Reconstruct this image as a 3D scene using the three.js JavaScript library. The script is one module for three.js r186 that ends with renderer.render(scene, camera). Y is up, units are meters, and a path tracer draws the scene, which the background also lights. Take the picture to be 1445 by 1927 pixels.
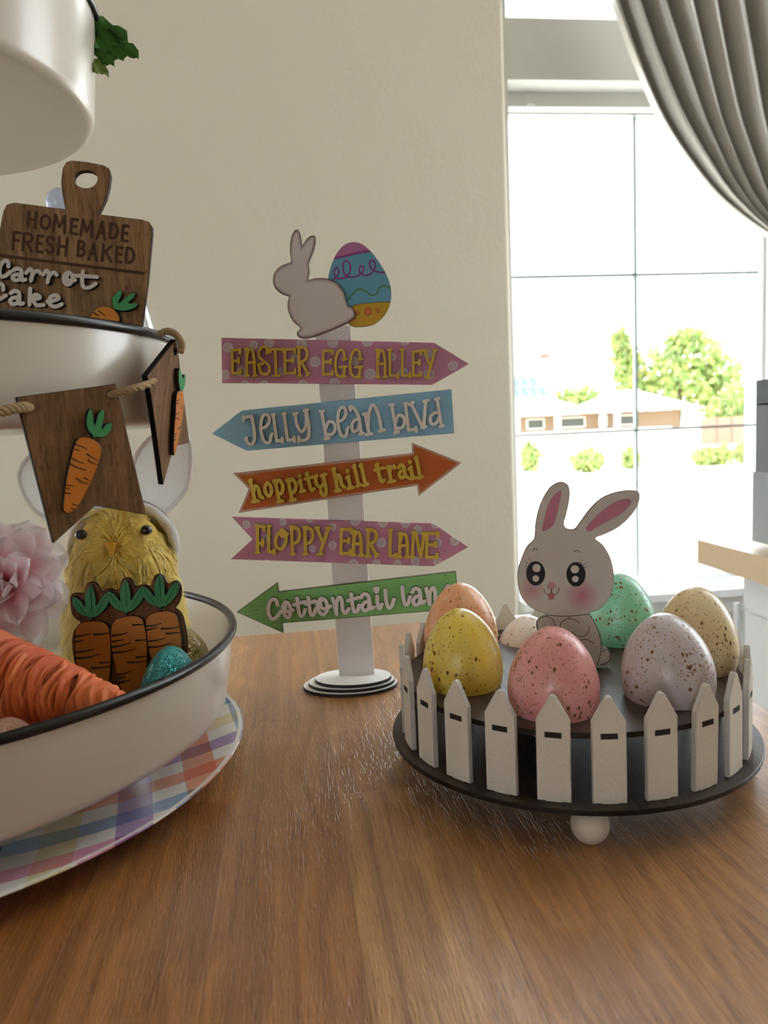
import * as THREE from 'three';
import { mergeGeometries } from 'three/addons/utils/BufferGeometryUtils.js';

// ------------------------------------------------------------------ camera, sky, sun, exposure
const scene = new THREE.Scene();
const camera = new THREE.PerspectiveCamera(2 * Math.atan(963.5 / 1450) * 180 / Math.PI, 1445 / 1927, 0.02, 600);
camera.position.set(0, 1.10, 0);
camera.rotation.set(-0.110, -0.122, -0.044, 'YXZ');
camera.focus = 0.46;
camera.userData.fStop = 13;
scene.background = new THREE.Color(0.86, 0.94, 1.0);
scene.backgroundIntensity = 4.5;
const sun = new THREE.DirectionalLight(0xfff2df, 3);
sun.position.set(-18, 80, 48);
sun.castShadow = true;
sun.shadow.mapSize.set(2048, 2048);
Object.assign(sun.shadow.camera, { left: -70, right: 70, top: 70, bottom: -70, near: 1, far: 300 });
scene.add(sun);
const renderer = new THREE.WebGLRenderer({ antialias: true });
renderer.toneMapping = THREE.LinearToneMapping;
renderer.toneMappingExposure = 2.0;
renderer.shadowMap.enabled = true;

// ------------------------------------------------------------------ helpers
const T = 0.90;                                     // height of the wooden top
const MM = 0.001;
function rng(seed) { let s = seed >>> 0; return () => { s = (s + 0x6d2b79f5) | 0; let t = Math.imul(s ^ (s >>> 15), 1 | s); t = (t + Math.imul(t ^ (t >>> 7), 61 | t)) ^ t; return ((t ^ (t >>> 14)) >>> 0) / 4294967296; }; }
function hash2(x, y, s) { let h = Math.imul(x | 0, 374761393) ^ Math.imul(y | 0, 668265263) ^ Math.imul(s | 0, 1274126177); h = Math.imul(h ^ (h >>> 13), 1274126177); return ((h ^ (h >>> 16)) >>> 0) / 4294967296; }
function vnoise(x, y, s = 0) {
  const ix = Math.floor(x), iy = Math.floor(y), fx = x - ix, fy = y - iy, u = fx * fx * (3 - 2 * fx), v = fy * fy * (3 - 2 * fy);
  const a = hash2(ix, iy, s), b = hash2(ix + 1, iy, s), c = hash2(ix, iy + 1, s), d = hash2(ix + 1, iy + 1, s);
  return a + (b - a) * u + (c - a) * v + (a - b - c + d) * u * v;
}
function fbm(x, y, o = 4, s = 0) { let t = 0, a = 0.5, n = 0; for (let i = 0; i < o; i++) { t += a * vnoise(x, y, s + i * 17); n += a; x *= 2.03; y *= 2.03; a *= 0.5; } return t / n; }
const sstep = THREE.MathUtils.smoothstep, lerp = THREE.MathUtils.lerp, clamp = THREE.MathUtils.clamp;
const lin = (c) => new THREE.Color(c);

function dataTexture(w, h, fn, srgb = true) {       // fn(u, v) -> [r, g, b] 0..1 (display values when srgb)
  const d = new Uint8Array(w * h * 4);
  for (let y = 0; y < h; y++) for (let x = 0; x < w; x++) {
    const c = fn((x + 0.5) / w, (y + 0.5) / h), i = (y * w + x) * 4;
    d[i] = clamp(c[0], 0, 1) * 255; d[i + 1] = clamp(c[1], 0, 1) * 255; d[i + 2] = clamp(c[2], 0, 1) * 255; d[i + 3] = 255;
  }
  const t = new THREE.DataTexture(d, w, h);
  t.magFilter = THREE.LinearFilter; t.minFilter = THREE.LinearFilter; t.wrapS = t.wrapT = THREE.MirroredRepeatWrapping;
  if (srgb) t.colorSpace = THREE.SRGBColorSpace;
  t.needsUpdate = true;
  return t;
}
function canvasTexture(w, h, draw) {
  const c = document.createElement('canvas'); c.width = w; c.height = h;
  draw(c.getContext('2d'), w, h);
  const t = new THREE.CanvasTexture(c); t.colorSpace = THREE.SRGBColorSpace; t.magFilter = THREE.LinearFilter;
  return t;
}
function M(color, roughness = 0.6, extra = {}) { return new THREE.MeshPhysicalMaterial({ color, roughness, ...extra }); }

const taken = new Map();
function numbered(name) { const n = taken.get(name) ?? 0; taken.set(name, n + 1); return n ? `${name}_${String(n).padStart(3, '0')}` : name; }
function tag(o, label, category, group) { o.userData.label = label; o.userData.category = category; if (group) o.userData.group = group; return o; }
function thing(name, label, category, pos = [0, 0, 0], turn = 0, tilt = 0, group) {
  const o = new THREE.Group(); o.name = numbered(name); scene.add(o);
  o.position.set(...pos); o.rotation.set(-tilt, turn, 0, 'YXZ');
  return tag(o, label, category, group);
}
function part(name, geo, mat, parent, label) {
  const m = new THREE.Mesh(geo, mat); m.castShadow = m.receiveShadow = true;
  if (parent === scene) m.name = numbered(name);
  else { const c = parent.userData.count ??= {}; const n = c[name] ?? 0; c[name] = n + 1; m.name = n ? `${name}_${String(n).padStart(3, '0')}` : name; }
  if (label) m.userData.label = label;
  parent.add(m);
  return m;
}
function struct(name, geo, mat, parent = scene) { const m = part(name, geo, mat, parent); if (parent === scene) m.userData.kind = 'structure'; return m; }
function structGroup(name) { const g = new THREE.Group(); g.name = numbered(name); g.userData.kind = 'structure'; scene.add(g); return g; }

const plain = (g) => { g = g.index ? g.toNonIndexed() : g; for (const k of Object.keys(g.attributes)) if (!['position', 'normal', 'uv', 'color'].includes(k)) g.deleteAttribute(k); return g; };
function merge(list) { return mergeGeometries(list.map(plain)); }
function boxAt(x0, x1, y0, y1, z0, z1) {            // uv in metres
  const g = new THREE.BoxGeometry(x1 - x0, y1 - y0, z1 - z0); g.translate((x0 + x1) / 2, (y0 + y1) / 2, (z0 + z1) / 2);
  return metricUV(plain(g));
}
function metricUV(g) {
  const p = g.attributes.position, n = g.attributes.normal, uv = new Float32Array(p.count * 2);
  for (let i = 0; i < p.count; i++) {
    const ax = Math.abs(n.getX(i)), ay = Math.abs(n.getY(i)), az = Math.abs(n.getZ(i));
    if (az >= ax && az >= ay) { uv[i * 2] = p.getX(i); uv[i * 2 + 1] = p.getY(i); } else if (ay >= ax) { uv[i * 2] = p.getX(i); uv[i * 2 + 1] = p.getZ(i); } else { uv[i * 2] = p.getZ(i); uv[i * 2 + 1] = p.getY(i); }
  }
  g.setAttribute('uv', new THREE.BufferAttribute(uv, 2));
  return g;
}
function chamferBox(w, h, d, c) {                    // box with chamfered edges, centred
  const s = new THREE.Shape(); const a = w / 2 - c, b = h / 2 - c;
  s.moveTo(-a, -b); s.lineTo(a, -b); s.lineTo(a, b); s.lineTo(-a, b); s.closePath();
  const g = new THREE.ExtrudeGeometry(s, { depth: d - 2 * c, bevelEnabled: true, bevelThickness: c, bevelSize: c, bevelSegments: 2 });
  g.translate(0, 0, -(d - 2 * c) / 2);
  return metricUV(plain(g));
}
function smoothClosed(pts, n = 5, tension = 0.5) {
  const c = new THREE.CatmullRomCurve3(pts.map(([x, y]) => new THREE.Vector3(x, y, 0)), true, 'centripetal', tension);
  return c.getPoints(pts.length * n).slice(0, -1).map((p) => [p.x, p.y]);
}
function smoothOpen(pts, n = 6) {
  if (pts.length < 3) return pts;
  const c = new THREE.CatmullRomCurve3(pts.map(([x, y]) => new THREE.Vector3(x, y, 0)), false, 'centripetal');
  return c.getPoints((pts.length - 1) * n).map((p) => [p.x, p.y]);
}
// flat piece cut from sheet material: outline in millimetres, front face at z = front, edges in their own colour
function slab(pts, depth, { front = 0, smooth = false, holes = [], bevel = 0.25, face = 0xffffff, edge = 0x1c130e, fit = false, res = 5 } = {}) {
  const out = smooth ? smoothClosed(pts, res) : pts;
  const s = new THREE.Shape(out.map(([x, y]) => new THREE.Vector2(x, y)));
  for (const h of holes) s.holes.push(new THREE.Path(h.map(([x, y]) => new THREE.Vector2(x, y))));
  const g = new THREE.ExtrudeGeometry(s, { depth: depth - 2 * bevel, bevelEnabled: bevel > 0, bevelThickness: bevel, bevelSize: bevel, bevelOffset: -bevel, bevelSegments: 1, curveSegments: 16 });
  g.translate(0, 0, front - depth + bevel);
  const q = g.index ? g.toNonIndexed() : g, n = q.attributes.position.count, col = new Float32Array(n * 3), uv = new Float32Array(n * 2);
  const f = lin(face), e = lin(edge), nn = q.attributes.normal, pp = q.attributes.position;
  let x0 = 1e9, x1 = -1e9, y0 = 1e9, y1 = -1e9; for (const [x, y] of pts) { x0 = Math.min(x0, x); x1 = Math.max(x1, x); y0 = Math.min(y0, y); y1 = Math.max(y1, y); }
  for (let i = 0; i < n; i++) {
    const c = Math.abs(nn.getZ(i)) > 0.9 ? f : e; col.set([c.r, c.g, c.b], i * 3);
    uv[i * 2] = fit ? (pp.getX(i) - x0) / (x1 - x0) : pp.getX(i) * MM; uv[i * 2 + 1] = fit ? (pp.getY(i) - y0) / (y1 - y0) : pp.getY(i) * MM;
  }
  q.setAttribute('color', new THREE.BufferAttribute(col, 3)); q.setAttribute('uv', new THREE.BufferAttribute(uv, 2));
  q.scale(MM, MM, MM);
  return plain(q);
}
// raised or inked line of even width: points in millimetres
class Strokes {
  constructor(face, edge) { this.p = []; this.c = []; this.f = lin(face); this.e = lin(edge); this.n = 0; }
  tri(a, b, c, col) { this.p.push(...a, ...b, ...c); for (let i = 0; i < 3; i++) this.c.push(col.r, col.g, col.b); }
  line(pts, w, z0, z1, taper = 0) {
    const L = [], R = [], k = pts.length; this.n++;
    for (let i = 0; i < k; i++) {
      const a = pts[Math.max(0, i - 1)], b = pts[Math.min(k - 1, i + 1)]; let dx = b[0] - a[0], dy = b[1] - a[1]; const l = Math.hypot(dx, dy) || 1; dx /= l; dy /= l;
      const h = (w / 2) * (taper ? lerp(1, 1 - taper, i / (k - 1)) : 1);
      L.push([pts[i][0] - dy * h, pts[i][1] + dx * h]); R.push([pts[i][0] + dy * h, pts[i][1] - dx * h]);
    }
    const z = (i) => z1 + 0.012 * this.n + 0.02 * (i / k);
    const cap = (c, from, to, zz) => {                // half circle from L to R round a stroke end
      const a0 = Math.atan2(from[1] - c[1], from[0] - c[0]), r = Math.hypot(from[0] - c[0], from[1] - c[1]), m = 6; let prev = from;
      for (let j = 1; j <= m; j++) {
        const a = a0 + (Math.PI * j) / m, q = j === m ? to : [c[0] + r * Math.cos(a), c[1] + r * Math.sin(a)];
        this.tri([...c, zz], [...prev, zz], [...q, zz], this.f);
        this.wall(prev, q, z0, zz, zz); prev = q;
      }
    };
    for (let i = 0; i < k - 1; i++) {
      this.tri([...L[i], z(i)], [...R[i], z(i)], [...R[i + 1], z(i + 1)], this.f); this.tri([...L[i], z(i)], [...R[i + 1], z(i + 1)], [...L[i + 1], z(i + 1)], this.f);
      this.wall(L[i + 1], L[i], z0, z(i + 1), z(i)); this.wall(R[i], R[i + 1], z0, z(i), z(i + 1));
    }
    cap(pts[0], L[0], R[0], z(0)); cap(pts[k - 1], R[k - 1], L[k - 1], z(k - 1));
    return this;
  }
  wall(a, b, z0, za, zb) { this.tri([...a, z0], [...b, z0], [...b, zb], this.e); this.tri([...a, z0], [...b, zb], [...a, za], this.e); }
  build() {
    const g = new THREE.BufferGeometry();
    g.setAttribute('position', new THREE.Float32BufferAttribute(this.p.map((v) => v * MM), 3)); g.setAttribute('color', new THREE.Float32BufferAttribute(this.c, 3));
    g.computeVertexNormals();
    return g;
  }
}
// hand-drawn letter shapes in a box of 100 x 100; ~ marks a curved stroke
const THIN = {
  E: '95,97 6,95 8,4 95,6/95,99 95,84/95,3 95,18/7,52 78,54/78,62 78,46',
  A: '17,99 20,1/5,0 34,1/4,99 30,99/~20,62 38,92 62,95 82,70 90,2/74,0 104,2/18,47 90,49',
  S: '~82,80 72,95 45,100 14,84 16,62 50,47 88,30 88,10 60,0 24,8 14,30/4,34 40,38/70,76 100,82',
  T: '0,95 100,96/50,96 54,0/36,0 74,1/0,98 0,86/100,98 100,86',
  R: '18,99 22,1/6,0 38,1/4,99 32,99/~20,94 60,97 88,78 68,55 24,47/36,48 94,6/84,1 104,10',
  G: '~90,64 82,92 56,100 26,84 10,46 26,8 58,0 84,12 88,36/48,36 104,38/76,63 106,66/80,0 100,2',
  L: '14,99 18,4 92,4/0,98 28,99/92,12 92,-3',
  Y: '10,98 54,46/94,98 36,2/22,0 52,3/-2,97 22,99/82,98 106,99',
  J: '4,96 72,98/~72,98 78,50 70,14 46,2 20,6 6,22/4,100 4,86/0,18 12,26',
  e: '~12,52 52,58 84,76 74,98 44,97 16,70 12,36 32,4 62,2 82,22/74,20 94,30',
  y: '~10,90 14,54 40,30 70,44 84,96/~86,96 92,40 78,8 44,0 14,6/0,90 22,92/72,98 98,100/18,14 12,-2',
  b: '12,99 26,2/0,99 26,99/12,0 42,2/~26,34 56,60 88,52 88,26 62,14 28,16',
  a: '~10,88 12,99 44,92 76,62 84,4/2,96 22,100/~82,52 44,52 10,36 14,14 48,14 82,40/66,0 106,2',
  n: '10,70 22,2/0,70 22,71/6,0 36,2/~22,30 34,76 58,98 80,72 92,10/78,8 108,11',
  V: '10,94 62,2/92,98 66,4/0,90 22,98/80,97 106,99/54,2 78,5',
  d: '78,99 92,2/62,98 94,100/78,0 110,3/~82,50 44,50 8,34 16,12 50,14 86,36',
  F: '14,97 22,2/4,0 38,2/0,99 96,96/96,98 92,84/20,36 84,34/84,48 80,26',
  O: '~60,80 28,84 4,52 10,14 46,0 78,24 88,62 76,90 48,98 40,78 62,66 100,82',
  P: '12,98 26,2/10,0 42,2/2,98 36,99/~22,92 66,94 94,72 72,46 28,38',
  N: '12,98 10,2/0,0 22,2/4,99 24,99 74,2/76,4 90,96/78,95 104,97',
};
const BOLD = {
  h: '12,98 30,2/4,94 22,99/10,1 56,3/~28,42 46,70 66,62 78,22 98,14',
  o: '~50,97 18,72 20,24 50,3 82,26 82,74 50,97',
  p: '18,94 36,2/4,90 22,97/18,1 66,4/~24,82 60,96 88,68 66,38 34,36',
  i: '42,62 56,6/20,56 50,66/24,2 94,6/~42,90 40,96 46,96 44,90',
  t: '~32,98 42,40 60,8 86,14/4,70 88,76/20,92 36,99',
  y: '~16,88 22,54 46,40 70,50/78,92 90,26/~90,26 74,2 50,10 48,24/4,88 30,92/64,90 98,94',
  l: '30,98 62,4/12,92 36,99/36,2 98,8',
  r: '30,90 44,4/12,84 36,93/20,2 78,6/~40,56 58,86 88,90/90,90 92,80',
  a: '~10,82 40,98 66,82 78,18 98,8/~72,58 34,56 10,34 32,8 74,26',
};
const SCRIPT = {
  C: '~84,66 78,90 52,96 22,72 12,34 30,4 62,8 104,36',
  o: '~50,96 20,70 22,26 48,4 76,22 84,62 66,90 46,84 42,44 70,36 106,46',
  t: '~36,97 36,40 48,6 74,8 104,36/-6,66 108,76',
  n: '~10,90 16,50 22,4/~22,14 34,70 56,92 66,70 64,24 78,4 106,26',
  a: '~12,78 36,96 68,88 76,46 82,10 106,18/~72,52 36,48 12,26 26,4 58,10 76,44',
  i: '~42,64 42,26 58,4 106,24/~42,86 18,98 26,102 42,90 62,104 66,96 42,84',
  l: '~30,96 30,40 44,6 70,8 106,44',
  e: '~10,36 54,52 82,76 62,96 30,78 20,36 44,4 74,6 104,30',
  r: '~-4,58 22,92 38,70 34,6/~36,44 58,78 80,84 94,70',
  k: '22,98 26,4/~26,42 58,68 82,54 40,36/~40,36 66,8 106,14',
};
const CAPS = {
  H: '12,100 12,0/88,100 88,0/12,52 88,50', O: '~50,98 14,78 14,22 50,2 86,22 86,78 50,98', M: '6,0 14,98 50,30 86,98 94,0', E: '90,97 10,97 10,3 92,3/10,52 76,52',
  A: '4,0 50,98 96,0/22,36 80,36', D: '12,2 12,98/~12,97 60,94 92,52 64,8 12,3', F: '92,97 10,97 10,0/10,52 74,52', R: '12,0 12,98/~12,97 66,98 88,76 62,52 12,48/44,48 94,0',
  S: '~86,84 58,98 16,84 22,60 74,42 84,16 46,2 10,16', B: '12,2 12,98/~12,97 64,94 78,74 54,54 12,52/~12,52 70,50 92,28 66,6 12,3', K: '12,100 12,0/88,98 16,46/38,60 94,0',
};
function letter(font, [g, cx, cy, w, h], angle, weight, z0, z1, face, edge) {
  const s = new Strokes(face, edge), ca = Math.cos(angle), sa = Math.sin(angle), iw = w - weight * 0.8, ih = h - weight * 0.8;
  for (const raw of font[g].split('/')) {
    const curved = raw[0] === '~', pts = raw.slice(curved ? 1 : 0).split(' ').map((q) => { const [x, y] = q.split(',').map(Number), X = (x / 100 - 0.5) * iw, Y = (y / 100 - 0.5) * ih; return [cx + X * ca - Y * sa, cy + X * sa + Y * ca]; });
    if (curved) s.line(smoothOpen(pts, 6), weight, z0, z1);
    else for (let i = 0; i < pts.length - 1; i++) s.line([pts[i], pts[i + 1]], weight, z0, z1);
  }
  return s.build();
}
const painted = (roughness = 0.6, extra = {}) => M(0xffffff, roughness, { vertexColors: true, ...extra });

// ------------------------------------------------------------------ textures
const grainA = dataTexture(1024, 1024, (u, v) => {   // stands for 0.12 m across, 0.48 m along
  const warp = fbm(u * 2.6, v * 2.4, 3, 5), w2 = fbm(u * 7, v * 4, 2, 9), rp = (u * 7 + warp * 5.5 + w2 * 0.8) % 1, ring = sstep(rp, 0.0, 0.75) * (1 - sstep(rp, 0.82, 1.0));
  const fine = fbm(u * 110, v * 8, 3, 21), streak = fbm(u * 20, v * 1.3, 3, 33), pore = sstep(vnoise(u * 230, v * 40, 44), 0.62, 0.88);
  const t = clamp(0.60 + 0.34 * (streak - 0.5) - 0.17 * (ring - 0.5) + 0.34 * (fine - 0.5) - 0.20 * pore, 0, 1);
  return [lerp(0.47, 0.90, t), lerp(0.30, 0.69, t), lerp(0.165, 0.44, t)];
});
const grainBump = dataTexture(1024, 1024, (u, v) => {
  const pore = sstep(vnoise(u * 230, v * 104, 44), 0.60, 0.88), fine = fbm(u * 260, v * 60, 2, 61);
  const h = 0.75 - 0.5 * pore + 0.25 * (fine - 0.5); return [h, h, h];
}, false);
const plyTex = dataTexture(512, 512, (u, v) => {     // 0.06 m square of walnut ply, grain upright
  const streak = fbm(u * 22, v * 2.0, 3, 71), fine = fbm(u * 90, v * 7, 2, 72), fleck = sstep(vnoise(u * 120, v * 16, 73), 0.7, 0.9);
  const t = clamp(0.42 + 0.7 * (streak - 0.5) + 0.4 * (fine - 0.5) - 0.25 * fleck, 0, 1);
  return [lerp(0.42, 0.80, t), lerp(0.315, 0.64, t), lerp(0.225, 0.47, t)];
});
plyTex.repeat.set(1 / 0.06, 1 / 0.06);
const darkTex = dataTexture(512, 512, (u, v) => {    // dark stained disc
  const s = fbm(u * 70, v * 5, 3, 81), t = clamp(0.5 + 0.9 * (s - 0.5) + 0.3 * (fbm(u * 8, v * 8, 3, 82) - 0.5), 0, 1);
  return [lerp(0.15, 0.33, t), lerp(0.115, 0.26, t), lerp(0.095, 0.215, t)];
});
darkTex.repeat.set(1 / 0.1, 1 / 0.1);
const darkBump = dataTexture(512, 512, (u, v) => { const h = fbm(u * 100, v * 9, 3, 85); return [h, h, h]; }, false);
darkBump.repeat.set(1 / 0.1, 1 / 0.1);
const roughBump = dataTexture(256, 256, (u, v) => { const h = fbm(u * 28, v * 28, 4, 91); return [h, h, h]; }, false);
roughBump.repeat.set(1 / 0.03, 1 / 0.03);
const wallBump = dataTexture(512, 512, (u, v) => { const h = fbm(u * 40, v * 40, 4, 95); return [h, h, h]; }, false);
wallBump.repeat.set(1 / 0.35, 1 / 0.35);
const crackle = dataTexture(512, 512, (u, v) => { const a = vnoise(u * 128, v * 128, 3), b = vnoise(u * 128, v * 128, 4); return [lerp(0.1, 0.9, a), lerp(0.1, 0.9, b), 0.72]; }, false);
crackle.repeat.set(2, 1.4);

const wallMat = M(0xdad1bd, 0.92, { bumpMap: wallBump, bumpScale: 0.0006 });
const windowWallMat = M(0xd6d6d2, 0.92, { bumpMap: wallBump, bumpScale: 0.0006 });
const whiteTrim = M(0xe9ecee, 0.5);
const plyMat = painted(0.68, { map: plyTex, specularIntensity: 0.35 });
const plyDark = painted(0.68, { map: plyTex, specularIntensity: 0.35, color: 0xdcd8d4 });

// ------------------------------------------------------------------ outlines of the flat pieces, in millimetres on each piece
const SIGN_AT = [0.0376, 0.9, -0.5832];
const POST = [[-12.2,277.1],[14.7,275.9],[18,170.1],[20.7,5.6],[-7.1,6.9],[-11,229.1]];
const BOARDS = [
  { angle: -0.0512, outline: [[-81.3,271],[76.6,260.5],[101.8,243.8],[74.1,229.8],[-83,237.9]],
    letters: [['E',-71,252.8,8.2,20.2],['A',-60.6,252.1,9.9,21.9],['S',-50.3,252.7,11.3,21.9],['T',-42,251.3,13.7,21.9],['E',-31.2,251.2,9.9,20.6],['R',-21.6,250.9,10.6,22.9],['E',-3.2,249.1,9.3,20.3],['G',5.9,248.2,10.2,21.3],['G',17.1,247.7,11,22],['A',36.3,246.9,9.6,22],['L',45.6,246.7,9.6,21.6],['L',54.7,246.3,9.3,21.6],['E',62.9,245.6,7.9,21],['Y',72.1,244.9,11.3,22.3]] },
  { angle: 0.0567, outline: [[-93.1,200.6],[-69.5,216.9],[88.3,225.8],[89,192.9],[-67.8,186.5]],
    letters: [['J',-63.5,201.8,11.4,23.4],['e',-51.9,202.4,11.7,23.4],['L',-43.1,202.7,7.9,22.7],['L',-34.6,203,9,22.7],['y',-24.5,203.7,13.1,24.4],['b',-4.9,203.6,12.8,23],['e',5.7,204.9,11.1,24],['a',15.8,205.7,10.4,23],['n',28.4,206,15.6,24],['b',47.4,206,12.1,23],['L',56.6,206.6,9.7,23],['V',63.4,207.7,15.6,22.3],['d',75,208.6,11.1,23]] },
  { angle: 0.0667, outline: [[-79.2,170.2],[56.9,179.3],[57,187.3],[94,170.4],[60.5,146.7],[59.7,154.5],[-77,139.8],[-68.1,157.7]],
    letters: [['h',-62.1,156.6,11.5,19.2],['o',-53,156.9,8.7,12.9],['p',-44.5,155.6,9.8,19.6],['p',-34.7,156.1,9.8,19.2],['i',-28,160.5,6.6,15.4],['t',-21.2,160.9,9.1,16.8],['y',-13.3,158.6,11.9,19.2],['h',0.5,162.1,9.8,19.5],['i',8.4,162,7.7,16.7],['l',14.3,164.3,6.6,18.5],['l',19.5,164.6,7.3,18.8],['t',31.9,165.3,9.8,17.1],['r',40.2,164.8,9.8,15.3],['a',49,165.8,9.1,13.2],['i',55.7,166.9,8.4,16],['l',61.1,168.4,6.6,18.8]] },
  { angle: -0.0778, outline: [[-82.3,136.9],[71,125],[97,105.7],[70.1,91.9],[-85.2,104.4],[-67.6,119.1]],
    letters: [['F',-61.4,119.2,8.4,23.1],['L',-52.9,118.8,7.7,23.1],['O',-45.2,118.3,11.2,17],['P',-34.8,117.1,9.8,23.4],['P',-24.9,116.5,9.8,23.1],['Y',-14.4,115.7,12.6,23.1],['E',3.6,114.5,10.2,22.4],['A',12.1,112.9,10.5,20.6],['R',23.3,112.6,11.3,23.1],['L',39.3,111.5,8.1,23.1],['A',47.2,109.9,10.6,20.6],['N',58.6,109.6,12.3,21.7],['E',69,108.6,11.3,22.1]] },
  { angle: 0.0713, outline: [[-83.4,62.8],[-50.5,84.8],[-49.9,77.5],[86.9,87.3],[88.4,57.6],[-48.5,52.5],[-48.3,44.6]],
    letters: [['C',-54.6,64.7,12.8,18.8],['o',-44.3,63.6,10.6,15.9],['t',-34.3,65.1,9.9,17.7],['t',-25.9,65.3,8.9,17.4],['o',-16.9,65,13.5,16.3],['n',-3.4,65.5,14.2,17],['t',7.3,66.5,9.9,17.7],['a',17,66.9,11.7,16.3],['i',25.9,68.8,7.2,18.9],['l',33.9,68.6,10.1,17.9],['l',46.9,70.3,9.1,17.9],['a',56.3,69.6,11.7,15.9],['n',68.4,69.9,13.7,16.9],['e',80,70.7,8.8,15.6]] }];
const SIGN_RABBIT = [[-26.5,322.7],[-26.6,330.5],[-25.7,338],[-23.6,343.3],[-21,345.6],[-19,344.1],[-17.9,339],[-17.5,334.2],[-14.8,337.5],[-11.2,340.4],[-8.3,340.6],[-7.4,338.9],[-8.4,332.5],[-11.2,325.8],[-13.3,321.1],[-13.1,314.9],[-14.2,309.8],[-9.3,310.4],[-0.8,309.9],[6.1,306.9],[11.4,300.1],[13.7,290.3],[17.5,288.1],[18.5,285.3],[18.6,281.5],[16.1,279.5],[13.1,277.5],[1.5,272.8],[-14.4,267.9],[-20.8,267.5],[-24.3,269.1],[-24.8,271.9],[-22.2,274.9],[-27.2,280.3],[-30.3,287.4],[-30.5,293.6],[-29.4,298.1],[-34.5,300.4],[-39.2,305],[-40.3,310.6],[-38.5,316],[-34.1,319.9],[-29.1,321.8]];
const SIGN_EGG = [[19.8,335.6],[25.7,334.1],[31.8,329.1],[37.8,321],[43,311.8],[45.8,302.8],[46,295.2],[44.1,287.7],[38.8,280.3],[31.5,275.7],[22.2,274.5],[15.9,275.3],[10.4,280.8],[3.9,291.5],[-0.3,306.1],[0.8,313.6],[4.1,322.4],[8.6,329.7],[13.8,334.2]];
const EGG_LINES = { band: [[4.2,324.3],[15.5,326.3],[25.4,328],[33.2,328.7]], loops: [[2.6,308.4],[6.3,311.3],[8.3,315.4],[6.3,317.9],[4.7,314.2],[7,310.3],[11.2,310.1],[15.6,313],[16.9,318.4],[14.6,322.3],[12.1,321.4],[11.5,315.9],[13.4,311.7],[17.6,310.5],[23.3,312],[26.2,314.6],[26,318],[23.9,317.8],[23.7,314],[27.5,311.5],[32.5,313],[35.1,317.3],[33.9,321.8],[31.4,321.2],[31.6,317.1],[35.3,313.9],[42.3,312.9]], wave: [[13.9,294.1],[18.4,299.1],[23.1,302],[27.6,299.8],[31.7,296.8],[35.3,298.1],[37.6,302.1],[41.9,303.3],[46.1,301.4]], yellow: [[13.7,289],[22.3,291],[32.2,291.5],[45.7,291.6]], spots: [[20.4,284.4],[28.4,285.4],[35.6,285.6]] };
const RABBIT_AT = [0.1709, 0.955, -0.4214];
const RABBIT = [[-32.2,76.2],[-31.3,83.7],[-29.1,93.7],[-25.4,101.9],[-21.3,107.1],[-16.1,109.2],[-12.6,107.7],[-11.3,103.8],[-12,96.7],[-13.8,89.1],[-14.9,85],[-13.7,82.3],[-9.1,81.6],[-5.5,85.9],[-0.3,92.8],[6.6,99.1],[15.2,102.3],[23.6,103],[27,101.7],[27.5,98.4],[25.5,92.7],[20.7,86.3],[14.4,81.2],[7.5,77.9],[2.8,75.9],[6.9,71.9],[10.8,64.7],[12.7,55.7],[11.7,44.9],[7.6,37.2],[3.5,33.6],[-1.1,31.8],[2.2,25.1],[4.8,17.7],[5.4,11.6],[7.9,11],[10.4,7.9],[10.4,3.6],[8.3,1.2],[3.1,0.2],[-5.1,0.1],[-14.5,0.2],[-22.2,0.7],[-26.8,6.9],[-28.9,15.6],[-31.9,23.6],[-31.1,27.9],[-28.1,30],[-25.4,31.2],[-29.8,33.1],[-35.6,36.3],[-40.2,42.1],[-42,50.7],[-41.6,58.6],[-39,66.4],[-35.9,72.4]];
const RABBIT_EARS = [[[-27.1,80.9],[-25.7,89.5],[-22.6,98.3],[-19.6,102.3],[-16.4,104.1],[-17.4,97.5],[-19.6,88.1],[-21.4,84]],[[-2.7,81.4],[0.8,86.3],[7.7,92.6],[14.5,96.8],[19.6,98.2],[22.7,97.4],[21.9,94.5],[17.3,90],[9.3,85.5],[3,82.1],[-0.5,80]]];
const RABBIT_EYES = [[-31.7,56.1],[-8.7,55.1],[-31.1,59.3],[-31.7,53.1],[-9.3,58.1],[-9.1,52.4]];
const RABBIT_NOSE = [[-25.3,49.2],[-24.1,50.3],[-21.2,50.2],[-20.3,49.1],[-21.3,47.3],[-23.2,46.6],[-24.6,47.5]];
const RABBIT_TONGUE = [[-24.9,43.2],[-23.1,44.3],[-21,43.3],[-22,40.9],[-23.3,40.4],[-24.3,41.3]];
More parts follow.
